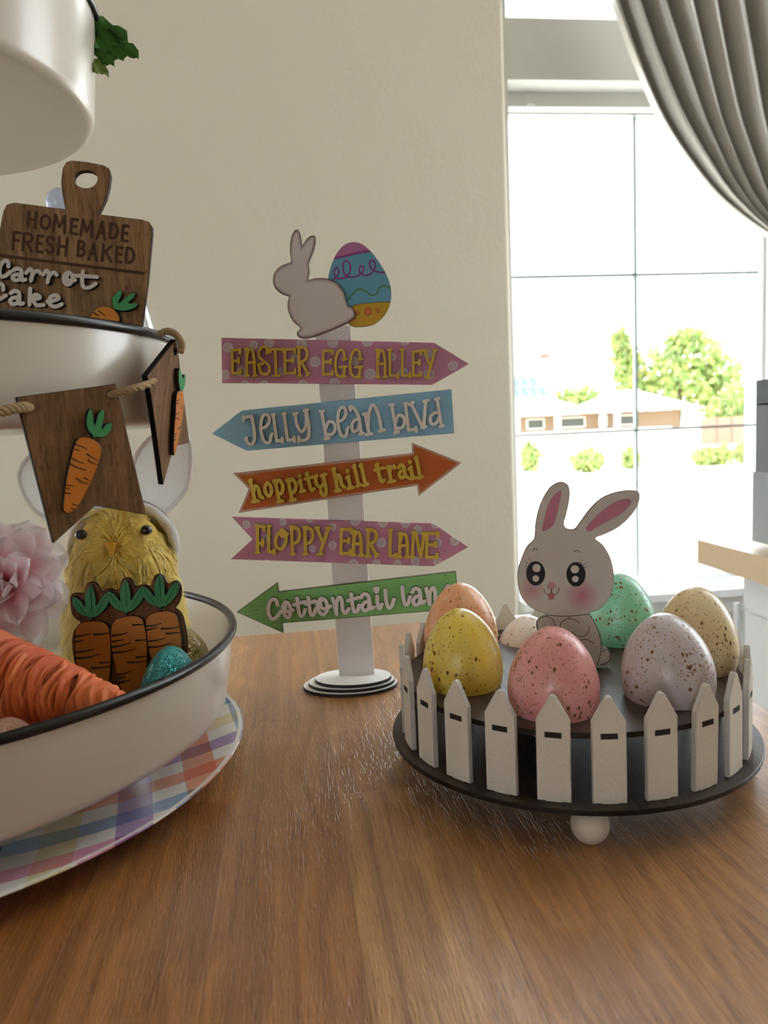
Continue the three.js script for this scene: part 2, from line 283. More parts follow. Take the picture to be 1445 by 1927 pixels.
const RABBIT_LINES = [[[-27.1,46.8],[-26.3,44.4],[-24.6,43.4],[-23.1,44.9],[-22.7,46.9]],
  [[-22.7,46.9],[-22.5,44.3],[-20.8,43.3],[-19,44.8],[-18.6,47.3]],
  [[-25.7,31.2],[-19.8,30.5],[-12.8,30.4],[-1.7,31.3]],
  [[-12.8,30.4],[-12.6,28.4]],
  [[-31.2,23],[-31.4,27.3],[-28.6,30],[-25.1,30],[-21.9,27.8],[-21.1,24.1]],
  [[-18.2,22.6],[-17.6,26.5],[-14,28.6],[-9.9,28.3],[-7,26.1]],
  [[-11.8,21.3],[-8.9,18.5],[-4.8,18.4],[-2.2,20.9],[-1.7,24.2]],
  [[-6.6,15.9],[-3.7,16.4],[0.9,13.8]],
  [[-1.4,31.5],[2.2,24.5],[4.7,16.5],[5.1,10.4],[2.8,1.2]],
  [[5.8,8.9],[7.6,10.3],[9.9,7.9],[9.8,4.2],[7.2,1.7],[4.3,1.2]],
  [[-33.2,69.3],[-31.9,71],[-30.2,69.7]],
  [[-9.6,68.5],[-7.8,69.1],[-6.1,67.8]],
  [[-34.1,63],[-35.4,65.4]],
  [[-35.5,61.8],[-37.7,63.3]],
  [[-36.3,60.1],[-38.1,61]],
  [[-6.2,61.4],[-5.1,63.9]],
  [[-4.8,60.4],[-2.6,61.9]],
  [[-4.1,59],[-1.9,59.2]],
  [[-27.3,25.7],[-28.1,24.3]],
  [[-24.7,43.2],[-24.2,41],[-23,40.3],[-21.7,41.2],[-21.1,43.2]]];
const CUTTING_AT = [-0.146, 1.1095, -0.415];
const CUTTING = [[41.9,107.3],[41.1,114.2],[40.8,120.8],[42.2,127.9],[44,130.7],[46.8,131.5],[54.2,130.7],[61.7,129.2],[64.6,127.6],[65.3,124],[64.2,118.5],[62.2,112.4],[59.4,107.2],[57.9,104.7],[79.5,101.7],[82.8,100.5],[84.2,98.1],[84.1,95],[80.3,70.4],[74.9,43],[51.8,46.5],[22.4,50.9],[1.4,54.2],[4.1,69.3],[9.8,98.1],[12.1,106.8],[13.9,109.8],[17.6,110.8]];
const CUTTING_HOLE = [[53.2,126.9],[56.6,126.1],[58.7,124],[58.9,121.6],[56.7,118.5],[52.5,117.4],[48.8,118.6],[46.8,121.3],[47.2,123.8],[49.6,126.1]];
const CUTTING_LINE = [[5.7,85.1],[78.3,74.5]];
const CUTTING_CAPS = [['H',25.5,102.1,5.8,8.8],['O',31.9,100.9,6.1,8.2],['M',38.7,100,7.5,9.7],['E',45.8,98.5,4.8,8.8],['M',51.9,97.6,7.3,9.3],['A',59,96.5,5.4,10.1],['D',65,95.9,5.7,8.8],['E',70.6,94.8,4.4,9.2],['F',17.4,91.8,5,9.9],['R',22.6,91,6.4,9.6],['E',28.4,90.1,4.3,9.6],['S',33.5,89.6,5.6,9.4],['H',39.4,88.6,6.2,9.7],['B',48.5,87.4,5.1,8.9],['A',54.2,85.8,5.4,9.7],['K',60.9,85,6.5,9.3],['E',66.9,84.1,4.4,8.9],['D',72.2,83.5,5.8,8.9]];
const CUTTING_SCRIPT = [['C',11.4,77.3,7.1,10.3],['a',17.8,74.2,8.2,7.7],['r',25.3,73.8,8.5,8.3],['r',33.2,72.8,8.3,8.3],['o',41.7,71.8,7.8,8.3],['t',49.9,71,11.4,10.1],['C',7.4,65.9,9.2,10.5],['a',15.9,62.8,8.2,8.7],['k',24.8,62.7,10.1,10.1],['e',34,60.9,8.9,7.7]];
const CUTTING_CARROT = [[50,51.2],[52.3,54.3],[54.7,56.7],[58,57.6],[61.8,56.8],[64.6,54.2],[65.6,51.1],[64.8,48.9],[61.2,48.7],[56.3,49.1],[52,49.8]];
const CUTTING_LEAF = [[62.8,55.8],[62.4,58.5],[62.5,61.9],[64.4,64.1],[67.3,65.8],[67.4,62.9],[65.5,59],[68.7,61.7],[71.5,63.6],[74.3,64.1],[73.3,61.6],[70.4,58.9],[74.8,59],[74.4,57.1],[71.6,55.5],[68.2,54.9],[65.2,55.2],[63.3,55.7]];
const CUTTING_MARKS = [[[55.4,55.3],[58.2,53]],[[53.3,54.3],[55.2,52.6]],[[57.8,50.8],[59.4,49.6]]];
const PENNANT_AT = [-0.0915, 1.0926, -0.3588];
const PENNANT = [[-23.9,26.7],[18.8,32.3],[28.4,-29],[5.1,-22.4],[-14.4,-37.1]];
const PENNANT_HOLES = [[-18.8,22.3],[16.1,27.3]];
const PENNANT_CARROT = [[-0.7,8.3],[1.9,8.8],[6,7.5],[8.8,4.8],[9,1.8],[7.2,-3.3],[4.1,-10],[-0.8,-18.2],[-5,-23.4],[-8.4,-24.3],[-9.7,-22.9],[-9.4,-19.1],[-7.6,-9.9],[-5.2,-1.7],[-2.5,5.8]];
const PENNANT_LEAF = [[6,7.3],[5.5,9.3],[3.8,11.5],[3.2,15.3],[4.2,19.1],[5.4,21.2],[6.6,19.1],[6.7,16.1],[6.8,13.9],[8.1,16.9],[9.2,19.4],[11.4,20.9],[11.8,18.9],[11,15.5],[10,12.1],[11.9,14.2],[14.6,14.5],[13.9,11.1],[11.7,8.6],[9.1,8.1],[6.7,8.4]];
const PENNANT_MARKS = [[[-2.1,5.6],[0.3,4.6],[2.7,3.2]],[[-2.7,3.5],[-0.3,2.7]],[[2.5,1.1],[4.5,-0.5],[7.1,-1.9]],[[2.7,-1.7],[4.3,-2.9],[6.5,-3.9]],[[-4.5,-0.2],[-1.9,-1.9],[0.7,-2.9]],[[-5.3,-2.7],[-2.2,-4.6],[1.3,-6]],[[-2.9,-9.4],[-1,-10.9],[1.6,-12]],[[0.3,-9.3],[2.4,-10.6]],[[-8.5,-11.6],[-6.5,-12.1],[-4.3,-12.8]],[[-8.7,-13.2],[-6.5,-13.6]],[[-8.8,-15.1],[-6,-15.9]],[[-5.6,-20.5],[-3.6,-21.4]],[[-6.2,-22.4],[-5,-22.9]]];
const PENNANT2_AT = [-0.0612, 1.1116, -0.4269];
const PENNANT2 = [[-31.6,18.6],[0.2,39.6],[6.1,32.1],[20,8.1],[34,-16.2],[11.1,-17.5],[0.9,-38.2],[-14.2,-10.1],[-25.1,9.4]];
const PENNANT2_HOLES = [[-26.5,16.2],[1.6,33.5]];
const PENNANT2_CARROT = [[2.5,12],[10.1,12.8],[13,8.4],[13.4,1.4],[11.4,-8.1],[8.9,-18.4],[6.1,-22.1],[4.1,-17.3],[2.9,-8],[2.6,1.2]];
const PENNANT2_LEAF = [[7.7,12.7],[3.7,16.8],[1.9,22.2],[2.4,25],[6.6,22.3],[9,19.9],[10.4,22],[11.9,21.9],[12.6,17.8],[11.1,14],[8.8,13.2]];
const PENNANT2_MARKS = [[[2.9,7.7],[6.9,8.5]],[[3,6.3],[6.6,6.8]],[[9.8,3.7],[11.9,5.1]],[[2.8,0.3],[6.7,1.3]],[[3.2,-1.5],[8.8,-2.4]],[[3,-10.8],[6.4,-10.1]],[[3.3,-12.2],[6.2,-11.8]],[[3.6,-13.6],[5.9,-13.2]],[[8.7,-7.4],[11.5,-6.2]]];
const TRIO_AT = [-0.1006, 0.9335, -0.4446];
const TRIO_BACK = [[-27.9,78.1],[-26.2,79.7],[-23.1,79.7],[-20.8,79.3],[-19.4,82.9],[-17.7,85.2],[-15.1,85.8],[-12.6,84.1],[-11.1,81.4],[-10.2,79.8],[-8.1,81],[-4.9,81],[-2.4,80.1],[-0.3,80.8],[1,84.4],[2.6,86.7],[4.7,87],[6.8,85.9],[8,83.5],[9.2,81.5],[11.3,82.3],[14.4,82.3],[17.5,81.3],[18.7,84.4],[20.4,87.3],[22.6,88.2],[24.6,87],[26,84],[27.5,82.1],[29.7,83.3],[32.3,83.6],[34.1,82.2],[35,78.1],[34.5,73.9],[32.7,69.7],[31,67.7],[33,66],[34.8,63.2],[35.8,58.3],[36.6,52.9],[36.6,44.4],[35.3,37],[31,23.9],[25.6,11],[19.9,11.4],[15.5,28.7],[8.9,12.1],[0.6,11.7],[-4.7,26.9],[-9.7,13.4],[-18,14],[-24.2,25],[-26.8,35.8],[-28.1,46.4],[-28,53.8],[-26.5,59],[-22.9,62.8],[-25.4,64.8],[-27.6,68.1],[-28.1,72.9]];
const TRIO_CARROTS = [[[-25.6,55.8],[-24.9,60],[-22.4,62.5],[-17.7,63.3],[-13.1,63.2],[-8.5,61.9],[-6.5,58.8],[-5.9,54.5],[-5.9,45],[-6.8,34.4],[-9,22.9],[-12.8,14.7],[-15.9,14.9],[-21.6,24.8],[-25.4,36.7],[-26,46.3]],[[-5.6,56.6],[-4.6,60.8],[-2.1,63.6],[3.1,64.9],[8.9,64.8],[12.4,63],[13.6,59.2],[14.5,52.2],[14.4,41],[13.3,32],[10.5,22.7],[5.4,15],[2.3,14.7],[-1.5,23.5],[-4,36.4],[-5.4,45]],[[14.4,60.7],[15.4,63.8],[18.9,66],[23.6,66.6],[28.3,66.4],[31.9,64.4],[33,60.6],[34,53.1],[33.7,40.8],[31.4,31.9],[27.7,21.5],[22.7,16.5],[20,25.7],[16.9,36.6],[15,46.3],[14.6,54.3]]];
const TRIO_LEAVES = [[[-16.2,63.6],[-17.1,65.3],[-21.7,67.2],[-25.1,71.1],[-26.4,75.4],[-25.5,78],[-22.8,76.8],[-20.3,74],[-19.3,72.1],[-19.1,77.6],[-17.4,81.8],[-15.4,84],[-13.8,80.5],[-13,76.2],[-12.9,72.4],[-10.4,76],[-7.6,79],[-5.3,79.5],[-6.1,72.6],[-9.2,68.5],[-12.9,65.6],[-15.3,65.2]],[[3.6,65.5],[2.6,67.3],[-2,69.2],[-5.4,73.1],[-6.8,77.4],[-5.9,80],[-3.1,78.8],[-0.6,76],[0.5,74.1],[0.6,79.6],[2.4,83.8],[4.3,86.1],[6,82.5],[6.8,78.2],[6.9,74.4],[9.4,78.1],[12.2,81],[14.5,81.5],[13.7,74.6],[10.6,70.5],[6.8,67.6],[4.5,67.2]],[[23,67.1],[22.1,68.9],[17.4,70.8],[14,74.7],[12.6,79],[13.5,81.7],[16.3,80.4],[18.8,77.6],[19.9,75.7],[20,81.3],[21.8,85.4],[23.8,87.7],[25.4,84.2],[26.3,79.8],[26.3,76],[28.9,79.7],[31.7,82.6],[34.1,83.1],[33.2,76.2],[30.1,72.1],[26.3,69.2],[23.9,68.8]]];
const TRIO_MARKS = [[[-25.4,55.2],[-21.7,55.4],[-17,56.3]],
  [[-15,55.7],[-10.8,55.6],[-6.4,56.1]],
  [[-25.6,52.1],[-23.4,52.2],[-21.1,53]],
  [[-25.9,46],[-20.6,46.4],[-15.4,47.3]],
  [[-25.8,42.7],[-19.2,42.8],[-12.4,44.2]],
  [[-12.1,39.3],[-6.4,39.2]],
  [[-17.4,36.5],[-12.3,36.4],[-6.5,36.9]],
  [[-4.7,54.4],[-0.5,54.6],[4,55.6]],
  [[-4.6,50.8],[1.5,51.7]],
  [[-5.2,47.9],[-0.3,48.2],[5.3,49.4]],
  [[-5.1,44.5],[1.1,44.6],[7.7,46]],
  [[7.1,59.7],[13.3,59.6]],
  [[8.5,50.7],[14.7,50.7]],
  [[8.2,41],[14.3,41.3]],
  [[3.2,38.5],[8.1,38.2],[13.9,38.8]],
  [[-2.9,31.9],[0.5,32.1],[4.5,33.3]],
  [[-2.5,29.6],[1.5,30.4]],
  [[-1.8,27.2],[4,28.3]],
  [[14.8,58.6],[19,58.7],[23.3,59.7]],
  [[15,56.4],[21.1,57.4]],
  [[23.1,56.6],[28.4,56.5],[33.4,56.9]],
  [[25.6,53.6],[33.8,53.6]],
  [[14.9,49.8],[19.7,50],[25,51.1]],
  [[15,46.3],[21.1,46.4],[27.7,47.8]],
  [[28,42.5],[33.5,42.8]],
  [[22.8,39.9],[28.1,39.9],[33.4,40.3]],
  [[17.6,33.8],[21,33.9],[25,35]],
  [[18.3,31.8],[21.9,32.3]],
  [[19.2,29.3],[22.6,29.6]],
  [[7.4,22.7],[11,22.5]],
  [[7.5,19.7],[9.3,19.4]],
  [[-17.7,30.9],[-16.4,30.9]]];
const TRIO_VEINS = [[[-15.5,82.5],[-15.5,75.8],[-15.7,68.4]],
  [[-24.9,76.4],[-22,72],[-19.6,68.1]],
  [[-6.4,78.2],[-10,72.3],[-12.8,67.7]],
  [[4.2,84.5],[4.3,77.8],[4.1,70.4]],
  [[-5.2,78.4],[-2.3,74],[0.2,70.1]],
  [[13.4,80.2],[9.8,74.3],[6.9,69.7]],
  [[23.7,86.1],[23.7,79.5],[23.5,72]],
  [[14.2,80],[17.1,75.6],[19.6,71.7]],
  [[32.9,81.9],[29.2,75.9],[26.4,71.3]]];
const EAR_AT = [-0.1154, 1.0564, -0.5283];
const EARS = [[[7.5,-16.4],[10.4,6.6],[14.2,24.1],[19.2,34.4],[29,43.8],[42.2,48.1],[51.6,42.8],[53.2,26.6],[48,7.7],[36.6,-4.5],[23.5,-13.6]],[[-15.5,-17.1],[-31,-13.5],[-49.1,-4.8],[-56.4,3],[-60.6,13.8],[-61.2,22.6],[-56.5,31.5],[-47.3,37.4],[-33.9,32.6],[-21.2,18.7],[-9,-3.1]]];

// ------------------------------------------------------------------ the room
const floorMat = M(0x6f5640, 0.5), ceilMat = M(0xe8e2d6, 0.95), darkWall = M(0x8a8178, 0.9), doorMat = M(0xe6e4de, 0.6);
const glass = M(0xffffff, 0.0, { transmission: 1, thickness: 0, ior: 1.45 });
const XL = -3.0, XR = 2.45, ZB = 4.2, TOP = 4.3, ZN = -2.1, ZW = -2.25, ZO = -2.48, NX = 0.632;
struct('floor', boxAt(XL - 0.2, XR + 0.2, -0.9, 0, ZO, ZB + 0.2), floorMat);
struct('ceiling', boxAt(XL - 0.2, XR + 0.2, TOP, TOP + 0.2, ZO, ZB + 0.2), ceilMat);
// plain wall beside the window niche, its free edge rounded
{
  const r = 0.012, s = new THREE.Shape();
  s.moveTo(XL - 0.2, -ZN); s.lineTo(NX - r, -ZN); s.absarc(NX - r, -ZN + r, r, -Math.PI / 2, 0, false); s.lineTo(NX, -ZO); s.lineTo(XL - 0.2, -ZO); s.closePath();
  const g = new THREE.ExtrudeGeometry(s, { depth: TOP, bevelEnabled: false, curveSegments: 8 }); g.rotateX(-Math.PI / 2);
  struct('wall_back', metricUV(plain(g)), wallMat);
}
const W = { x0: 0.705, x1: 1.549, y0: 0.572, y1: 2.068, u0: 2.235, u1: 3.95 };
struct('wall_window', merge([
  boxAt(NX, W.x0 - 0.02, 0, TOP, ZO, ZW), boxAt(W.x1 + 0.012, XR + 0.2, 0, TOP, ZO, ZW), boxAt(W.x0 - 0.02, W.x1 + 0.012, 0, W.y0 - 0.03, ZO, ZW),
  boxAt(W.x0 - 0.02, W.x1 + 0.012, W.y1, W.u0, ZO, ZW), boxAt(W.x0 - 0.02, W.x1 + 0.012, W.u1, TOP, ZO, ZW)]), windowWallMat);
const WR = [-2.0, -0.95], DL = [-2.02, -1.15], WB = [-2.7, -1.7];
struct('wall_left', merge([boxAt(XL - 0.2, XL, 0, TOP, ZO, DL[0]), boxAt(XL - 0.2, XL, 0, TOP, DL[1], ZB), boxAt(XL - 0.2, XL, 2.5, 2.7, DL[0], DL[1]), boxAt(XL - 0.2, XL, 4.15, TOP, DL[0], DL[1])]), wallMat);
struct('wall_right', merge([boxAt(XR, XR + 0.2, 0, TOP, ZO, WR[0]), boxAt(XR, XR + 0.2, 0, TOP, WR[1], ZB), boxAt(XR, XR + 0.2, 0, 0.9, WR[0], WR[1]), boxAt(XR, XR + 0.2, 2.4, 2.7, WR[0], WR[1]), boxAt(XR, XR + 0.2, 4.15, TOP, WR[0], WR[1])]), wallMat);
struct('wall_behind', merge([boxAt(XL, WB[0], 0, TOP, ZB, ZB + 0.2), boxAt(WB[1], XR, 0, TOP, ZB, ZB + 0.2), boxAt(WB[0], WB[1], 0, 0.9, ZB, ZB + 0.2), boxAt(WB[0], WB[1], 2.3, TOP, ZB, ZB + 0.2)]), darkWall);

// windows: frame, glazing bars and panes
function windowUnit(name, x0, x1, y0, y1, z, xs, ys, sill) {
  const g = structGroup(name), f = 0.02, d = 0.055, bar = 0.009;
  struct('window_frame', merge([boxAt(x0 - f, x0, y0 - f, y1 + f, z - d / 2, z + d / 2), boxAt(x1, x1 + f, y0 - f, y1 + f, z - d / 2, z + d / 2), boxAt(x0, x1, y0 - f, y0, z - d / 2, z + d / 2), boxAt(x0, x1, y1, y1 + f, z - d / 2, z + d / 2)]), whiteTrim, g);
  const X = [x0, ...xs, x1], Y = [y0, ...ys, y1], barMat = barGreen;
  for (const x of xs) struct('glazing_bar', boxAt(x - bar / 2, x + bar / 2, y0, y1, z - 0.008, z + 0.008), barMat, g);
  for (const y of ys) for (let i = 0; i < X.length - 1; i++) struct('glazing_bar', boxAt(X[i] + (i ? bar / 2 : 0), X[i + 1] - (i < X.length - 2 ? bar / 2 : 0), y - bar / 2, y + bar / 2, z - 0.007, z + 0.007), barMat, g);
  for (let i = 0; i < X.length - 1; i++) for (let j = 0; j < Y.length - 1; j++) {
    const p = new THREE.PlaneGeometry(X[i + 1] - X[i] - bar, Y[j + 1] - Y[j] - bar); p.translate((X[i] + X[i + 1]) / 2, (Y[j] + Y[j + 1]) / 2, z);
    struct('pane', p, glass, g);
  }
  if (sill) struct('window_sill', merge([boxAt(x0 - 0.02, x1 + 0.012, y0 - 0.045, y0 - 0.02, z + d / 2, ZW + 0.045), boxAt(x0 - 0.02, x1 + 0.012, y0 - 0.1, y0 - 0.045, ZW, ZW + 0.018)]), whiteTrim, g);
  return g;
}
const barGreen = M(0x8f9c98, 0.55);
const win1 = windowUnit('window_1', W.x0, W.x1, W.y0, 2.026, -2.40, [1.132], [1.053, 1.5455], true);
struct('shade_rail', merge([boxAt(W.x0 - 0.018, W.x1 + 0.01, 2.026, 2.068, -2.385, -2.33), boxAt(W.x0 + 0.06, W.x0 + 0.085, 2.03, 2.058, -2.332, -2.322)]), M(0xc9c8c2, 0.6), win1);
windowUnit('window_2', W.x0, W.x1, W.u0 + 0.02, W.u1 - 0.02, -2.40, [1.132], [2.8, 3.35], false);
{
  const mk = (name, gs) => { const g = structGroup(name); for (const q of gs) struct(q[0], q[1], q[2], g); };
  const pn = (w, h, x, y, z, ry) => { const p = new THREE.PlaneGeometry(w, h); p.rotateY(ry); p.translate(x, y, z); return p; };
  const side = (name, x, z0, z1, y0, y1) => { const m = (z0 + z1) / 2, c = (a, b) => pn(b - a, y1 - y0 - 0.1, x, (y0 + y1) / 2, (a + b) / 2, Math.PI / 2); mk(name, [['window_frame', merge([boxAt(x - 0.03, x + 0.03, y0, y0 + 0.05, z0, z1), boxAt(x - 0.03, x + 0.03, y1 - 0.05, y1, z0, z1), boxAt(x - 0.03, x + 0.03, y0 + 0.05, y1 - 0.05, m - 0.03, m + 0.03)]), whiteTrim], ['pane', c(z0, m - 0.03), glass], ['pane', c(m + 0.03, z1), glass]]); };
  side('door_1', XL - 0.1, DL[0], DL[1], 0, 2.5); side('window_5', XL - 0.1, DL[0], DL[1], 2.7, 4.15); side('window_3', XR + 0.1, WR[0], WR[1], 0.9, 2.4); side('window_6', XR + 0.1, WR[0], WR[1], 2.7, 4.15);
  mk('window_4', [['window_frame', merge([boxAt(WB[0], WB[1], 0.9, 0.96, ZB + 0.07, ZB + 0.13), boxAt(WB[0], WB[1], 2.24, 2.3, ZB + 0.07, ZB + 0.13)]), whiteTrim], ['pane', pn(WB[1] - WB[0], 1.28, (WB[0] + WB[1]) / 2, 1.6, ZB + 0.1, 0), glass]]);
}

// ------------------------------------------------------------------ outside
struct('ground', boxAt(-160, 160, -1.7, -0.7, -220, ZO - 0.02), M(0xd8cfc0, 0.95));
struct('driveway', boxAt(-8, 24, -0.7, -0.68, -23.5, -5), M(0xe6e1d8, 0.95));
const leafGeo = new THREE.PlaneGeometry(1, 1, 1, 1); leafGeo.translate(0, 0.5, 0);
function foliage(seed, blobs, count, size) {        // leaves spread over ellipsoid clumps
  const r = rng(seed), m = new THREE.Matrix4(), q = new THREE.Quaternion(), e = new THREE.Euler(), mesh = new THREE.InstancedMesh(leafGeo, leafMat, count), c = new THREE.Color();
  for (let i = 0; i < count; i++) {
    const b = blobs[Math.floor(r() * blobs.length)], a = r() * 6.283, z = r() * 2 - 1, k = Math.sqrt(1 - z * z), s = Math.pow(0.35 + 0.65 * r(), 0.5);
    e.set(r() * 6.28, r() * 6.28, r() * 6.28); q.setFromEuler(e); const w = size * (0.6 + 0.8 * r());
    m.compose(new THREE.Vector3(b[0] + b[3] * s * k * Math.cos(a), b[1] + b[4] * s * z, b[2] + b[3] * s * k * Math.sin(a)), q, new THREE.Vector3(w * 0.6, w, w));
    mesh.setMatrixAt(i, m); c.setHSL(lerp(0.17, 0.26, r()), 0.62, lerp(0.14, 0.30, r())); mesh.setColorAt(i, c);
  }
  return mesh;
}
const leafMat = M(0xffffff, 0.9, { transmission: 0.45, thickness: 0, side: THREE.DoubleSide });
const barkMat = M(0x6c5846, 0.95), stuccoMat = M(0x7d6a55, 0.9), roofMat = M(0xd7cbb9, 0.9), postMat = M(0xefece4, 0.7), darkGlass = M(0x343a30, 0.5), brickRed = M(0x7c5c4c, 0.9);
function plant(name, label, category, pos, blobs, count, size, trunk, group, seed) {
  const t = thing(name, label, category, pos, 0, 0, group);
  const f = foliage(seed, blobs, count, size); f.name = 'foliage'; f.userData.kind = 'stuff'; f.castShadow = f.receiveShadow = true; t.add(f);
  if (trunk) {
    const pts = trunk.map((p) => new THREE.Vector3(...p)); part('trunk', new THREE.TubeGeometry(new THREE.CatmullRomCurve3(pts), 10, trunk[0][3] ?? 0.3, 8), barkMat, t);
  }
  return t;
}
plant('tree', 'large bright green tree standing behind the low house', 'tree', [56.5, -0.7, -106], [[-3, 8, 0, 4, 3], [2, 10, 0, 4.2, 3.2], [5, 7, 1, 4, 3.2], [-1, 5, 2, 4.5, 3], [6, 4, 1, 3.5, 3.4], [1, 12, 0, 2.6, 1.6]], 3200, 0.85, [[0, 0, 0], [0.3, 3, 0], [0, 7, 0]], null, 5);
plant('tree', 'narrow yellow-green tree behind the roof ridge of the low house', 'tree', [48.5, -0.7, -106], [[0, 9, 0, 1.8, 4], [1, 5, 0, 2.6, 3], [-0.8, 12, 0, 1, 2]], 1100, 0.8, [[0, 0, 0], [0.1, 4, 0], [0, 9, 0]], null, 6);
plant('tree', 'low olive tree rising left of the roof ridge', 'tree', [41, -0.7, -108], [[0, 4.2, 0, 2.2, 2], [2.6, 4.6, 0, 2, 1.8], [-1.6, 3, 0, 1.8, 1.6]], 900, 0.7, [[0, 0, 0], [0, 2, 0], [0.2, 4, 0]], null, 7);
plant('tree', 'brownish scrubby tree at the right end of the low house', 'tree', [56, -0.7, -90], [[0, 3, 0, 3, 2.4], [2.5, 2.4, 0, 2.6, 2], [-2.2, 1.6, 0, 2, 1.6]], 1300, 0.7, [[0, 0, 0], [0.1, 1.4, 0], [0, 3, 0]], null, 8);
plant('bush', 'rounded clipped bush alone in the pale yard', 'bush', [9.95, -0.7, -24.6], [[0, 0.42, 0, 0.55, 0.42], [-0.15, 0.36, 0.1, 0.5, 0.36]], 900, 0.13, null, null, 9);
plant('bush', 'small bush in the yard directly left of the centre window bar', 'bush', [11.6, -0.7, -25], [[0, 0.36, 0, 0.33, 0.36]], 600, 0.12, null, null, 10);
plant('bush', 'wide low grey-green bush right of the centre window bar', 'bush', [14.4, -0.7, -24.8], [[-0.2, 0.3, 0, 0.5, 0.34], [0.3, 0.32, 0, 0.45, 0.36]], 900, 0.13, null, null, 11);
plant('bush', 'grey bush beside the tall appliance on the counter', 'bush', [15.7, -0.7, -24.9], [[0, 0.36, 0, 0.4, 0.4]], 600, 0.12, null, null, 12);
plant('bush', 'bush cut off by the left edge of the window', 'bush', [8.55, -0.7, -26.5], [[0, 0.5, 0, 0.35, 0.6]], 600, 0.13, null, null, 13);
{
  const t = thing('house', 'low house with a pale hipped roof and a columned porch', 'house', [0, -0.7, -90]);
  part('wall', boxAt(24, 49, 0, 2.35, -7, -1.6), stuccoMat, t);
  const roof = (x0, x1, z0, z1, y, h, k) => {
    const v = [[x0, y, z1], [x1, y, z1], [x1, y, z0], [x0, y, z0], [x0 + k, y + h, (z0 + z1) / 2], [x1 - k, y + h, (z0 + z1) / 2]], f = [[0, 1, 5], [0, 5, 4], [1, 2, 5], [2, 3, 4], [2, 4, 5], [3, 0, 4], [0, 2, 1], [0, 3, 2]];
    const g = new THREE.BufferGeometry(); g.setAttribute('position', new THREE.Float32BufferAttribute(f.flatMap((q) => q.flatMap((i) => v[i])), 3)); g.computeVertexNormals(); return g;
  };
  part('roof', roof(35.2, 51, -9, 1, 2.42, 2.6, 6.6), roofMat, t, 'pale hipped roof');
  part('roof', roof(20, 38, -8, 0.6, 2.32, 2.15, 5), roofMat, t, 'long pale roof on the left');
  for (const x of [27.4, 32.4, 38.1, 39.9]) part('column', merge([boxAt(x - 0.28, x + 0.28, 0, 2.3, 0.1, 0.5), boxAt(x - 0.38, x + 0.38, 0, 0.25, 0, 0.6)]), postMat, t);
  for (const [a, b] of [[29.2, 31.4], [33.4, 36.6], [38.4, 39.4], [41, 43]]) { const w = part('window', boxAt(a, b, 0.7, 1.95, -1.6, -1.5), postMat, t); part('pane', boxAt(a + 0.12, b - 0.12, 0.8, 1.85, -1.5, -1.47), darkGlass, w); }
  part('garden_wall', boxAt(24, 46, 0, 0.35, 1.6, 1.9), postMat, t);
}
{
  const t = thing('house', 'distant roof carrying blue solar panels at the left of the window', 'house', [0, -0.7, -125]);
  part('wall', boxAt(34, 50, 0, 4.5, -6, -1), M(0xdccfb8, 0.9), t);
  const slope = new THREE.BufferGeometry(); slope.setAttribute('position', new THREE.Float32BufferAttribute([33, 4.4, 0, 51, 4.4, 0, 44, 9.6, -6, 33, 4.4, 0, 44, 9.6, -6, 36, 9.6, -6, 51, 4.4, 0, 51, 4.4, -12, 44, 9.6, -6, 33, 4.4, -12, 33, 4.4, 0, 36, 9.6, -6], 3)); slope.computeVertexNormals();
  part('roof', slope, M(0xe2dbcf, 0.9), t);
  const pm = M(0x2f4a86, 0.4);
  for (let j = 0; j < 2; j++) for (let i = 0; i < 4; i++) { const g = new THREE.BoxGeometry(1.35, 0.1, 2.5); g.rotateX(0.714); g.translate(38 + i * 1.55 + j * 0.9, 8.4 - j * 1.75, -4.55 + j * 2.02); part('solar_panel', g, pm, t); }
}
{
  const t = thing('roof_gable', 'small red roof end far off above the solar panels', 'roof', [0, -0.7, -135]);
  part('roof', merge([(() => { const g = new THREE.ConeGeometry(2.2, 1.3, 4); g.rotateY(Math.PI / 4); g.translate(46.6, 13.2, 0); return g; })()]), M(0xa0382a, 0.9), t);
  part('wall', boxAt(45.4, 47.8, 0, 12.6, -1.2, 1.2), M(0xe8e0cc, 0.9), t);
}
{
  const t = thing('garden_wall', 'weathered red-brown garden wall behind the grey bush', 'wall', [0, -0.7, -41]);
  for (let i = 0; i < 5; i++) part('panel', boxAt(23.2 + i * 0.9, 24.05 + i * 0.9, 0, 1.5, -0.1, 0.1), brickRed, t);
}
{
  const t = thing('yard_post', 'short brick post with a pale cap outside the window sill', 'post', [3.9, -0.7, -8.4]);
  for (let j = 0; j < 4; j++) part('brick', boxAt(-0.12, 0.06, 0.02 + j * 0.06, 0.075 + j * 0.06, -0.09, 0.09), M(0xc9a48c, 0.9), t);
  part('cap', boxAt(-0.14, 0.08, 0.26, 0.44, -0.11, 0.11), M(0xe9e4d8, 0.9), t);
}

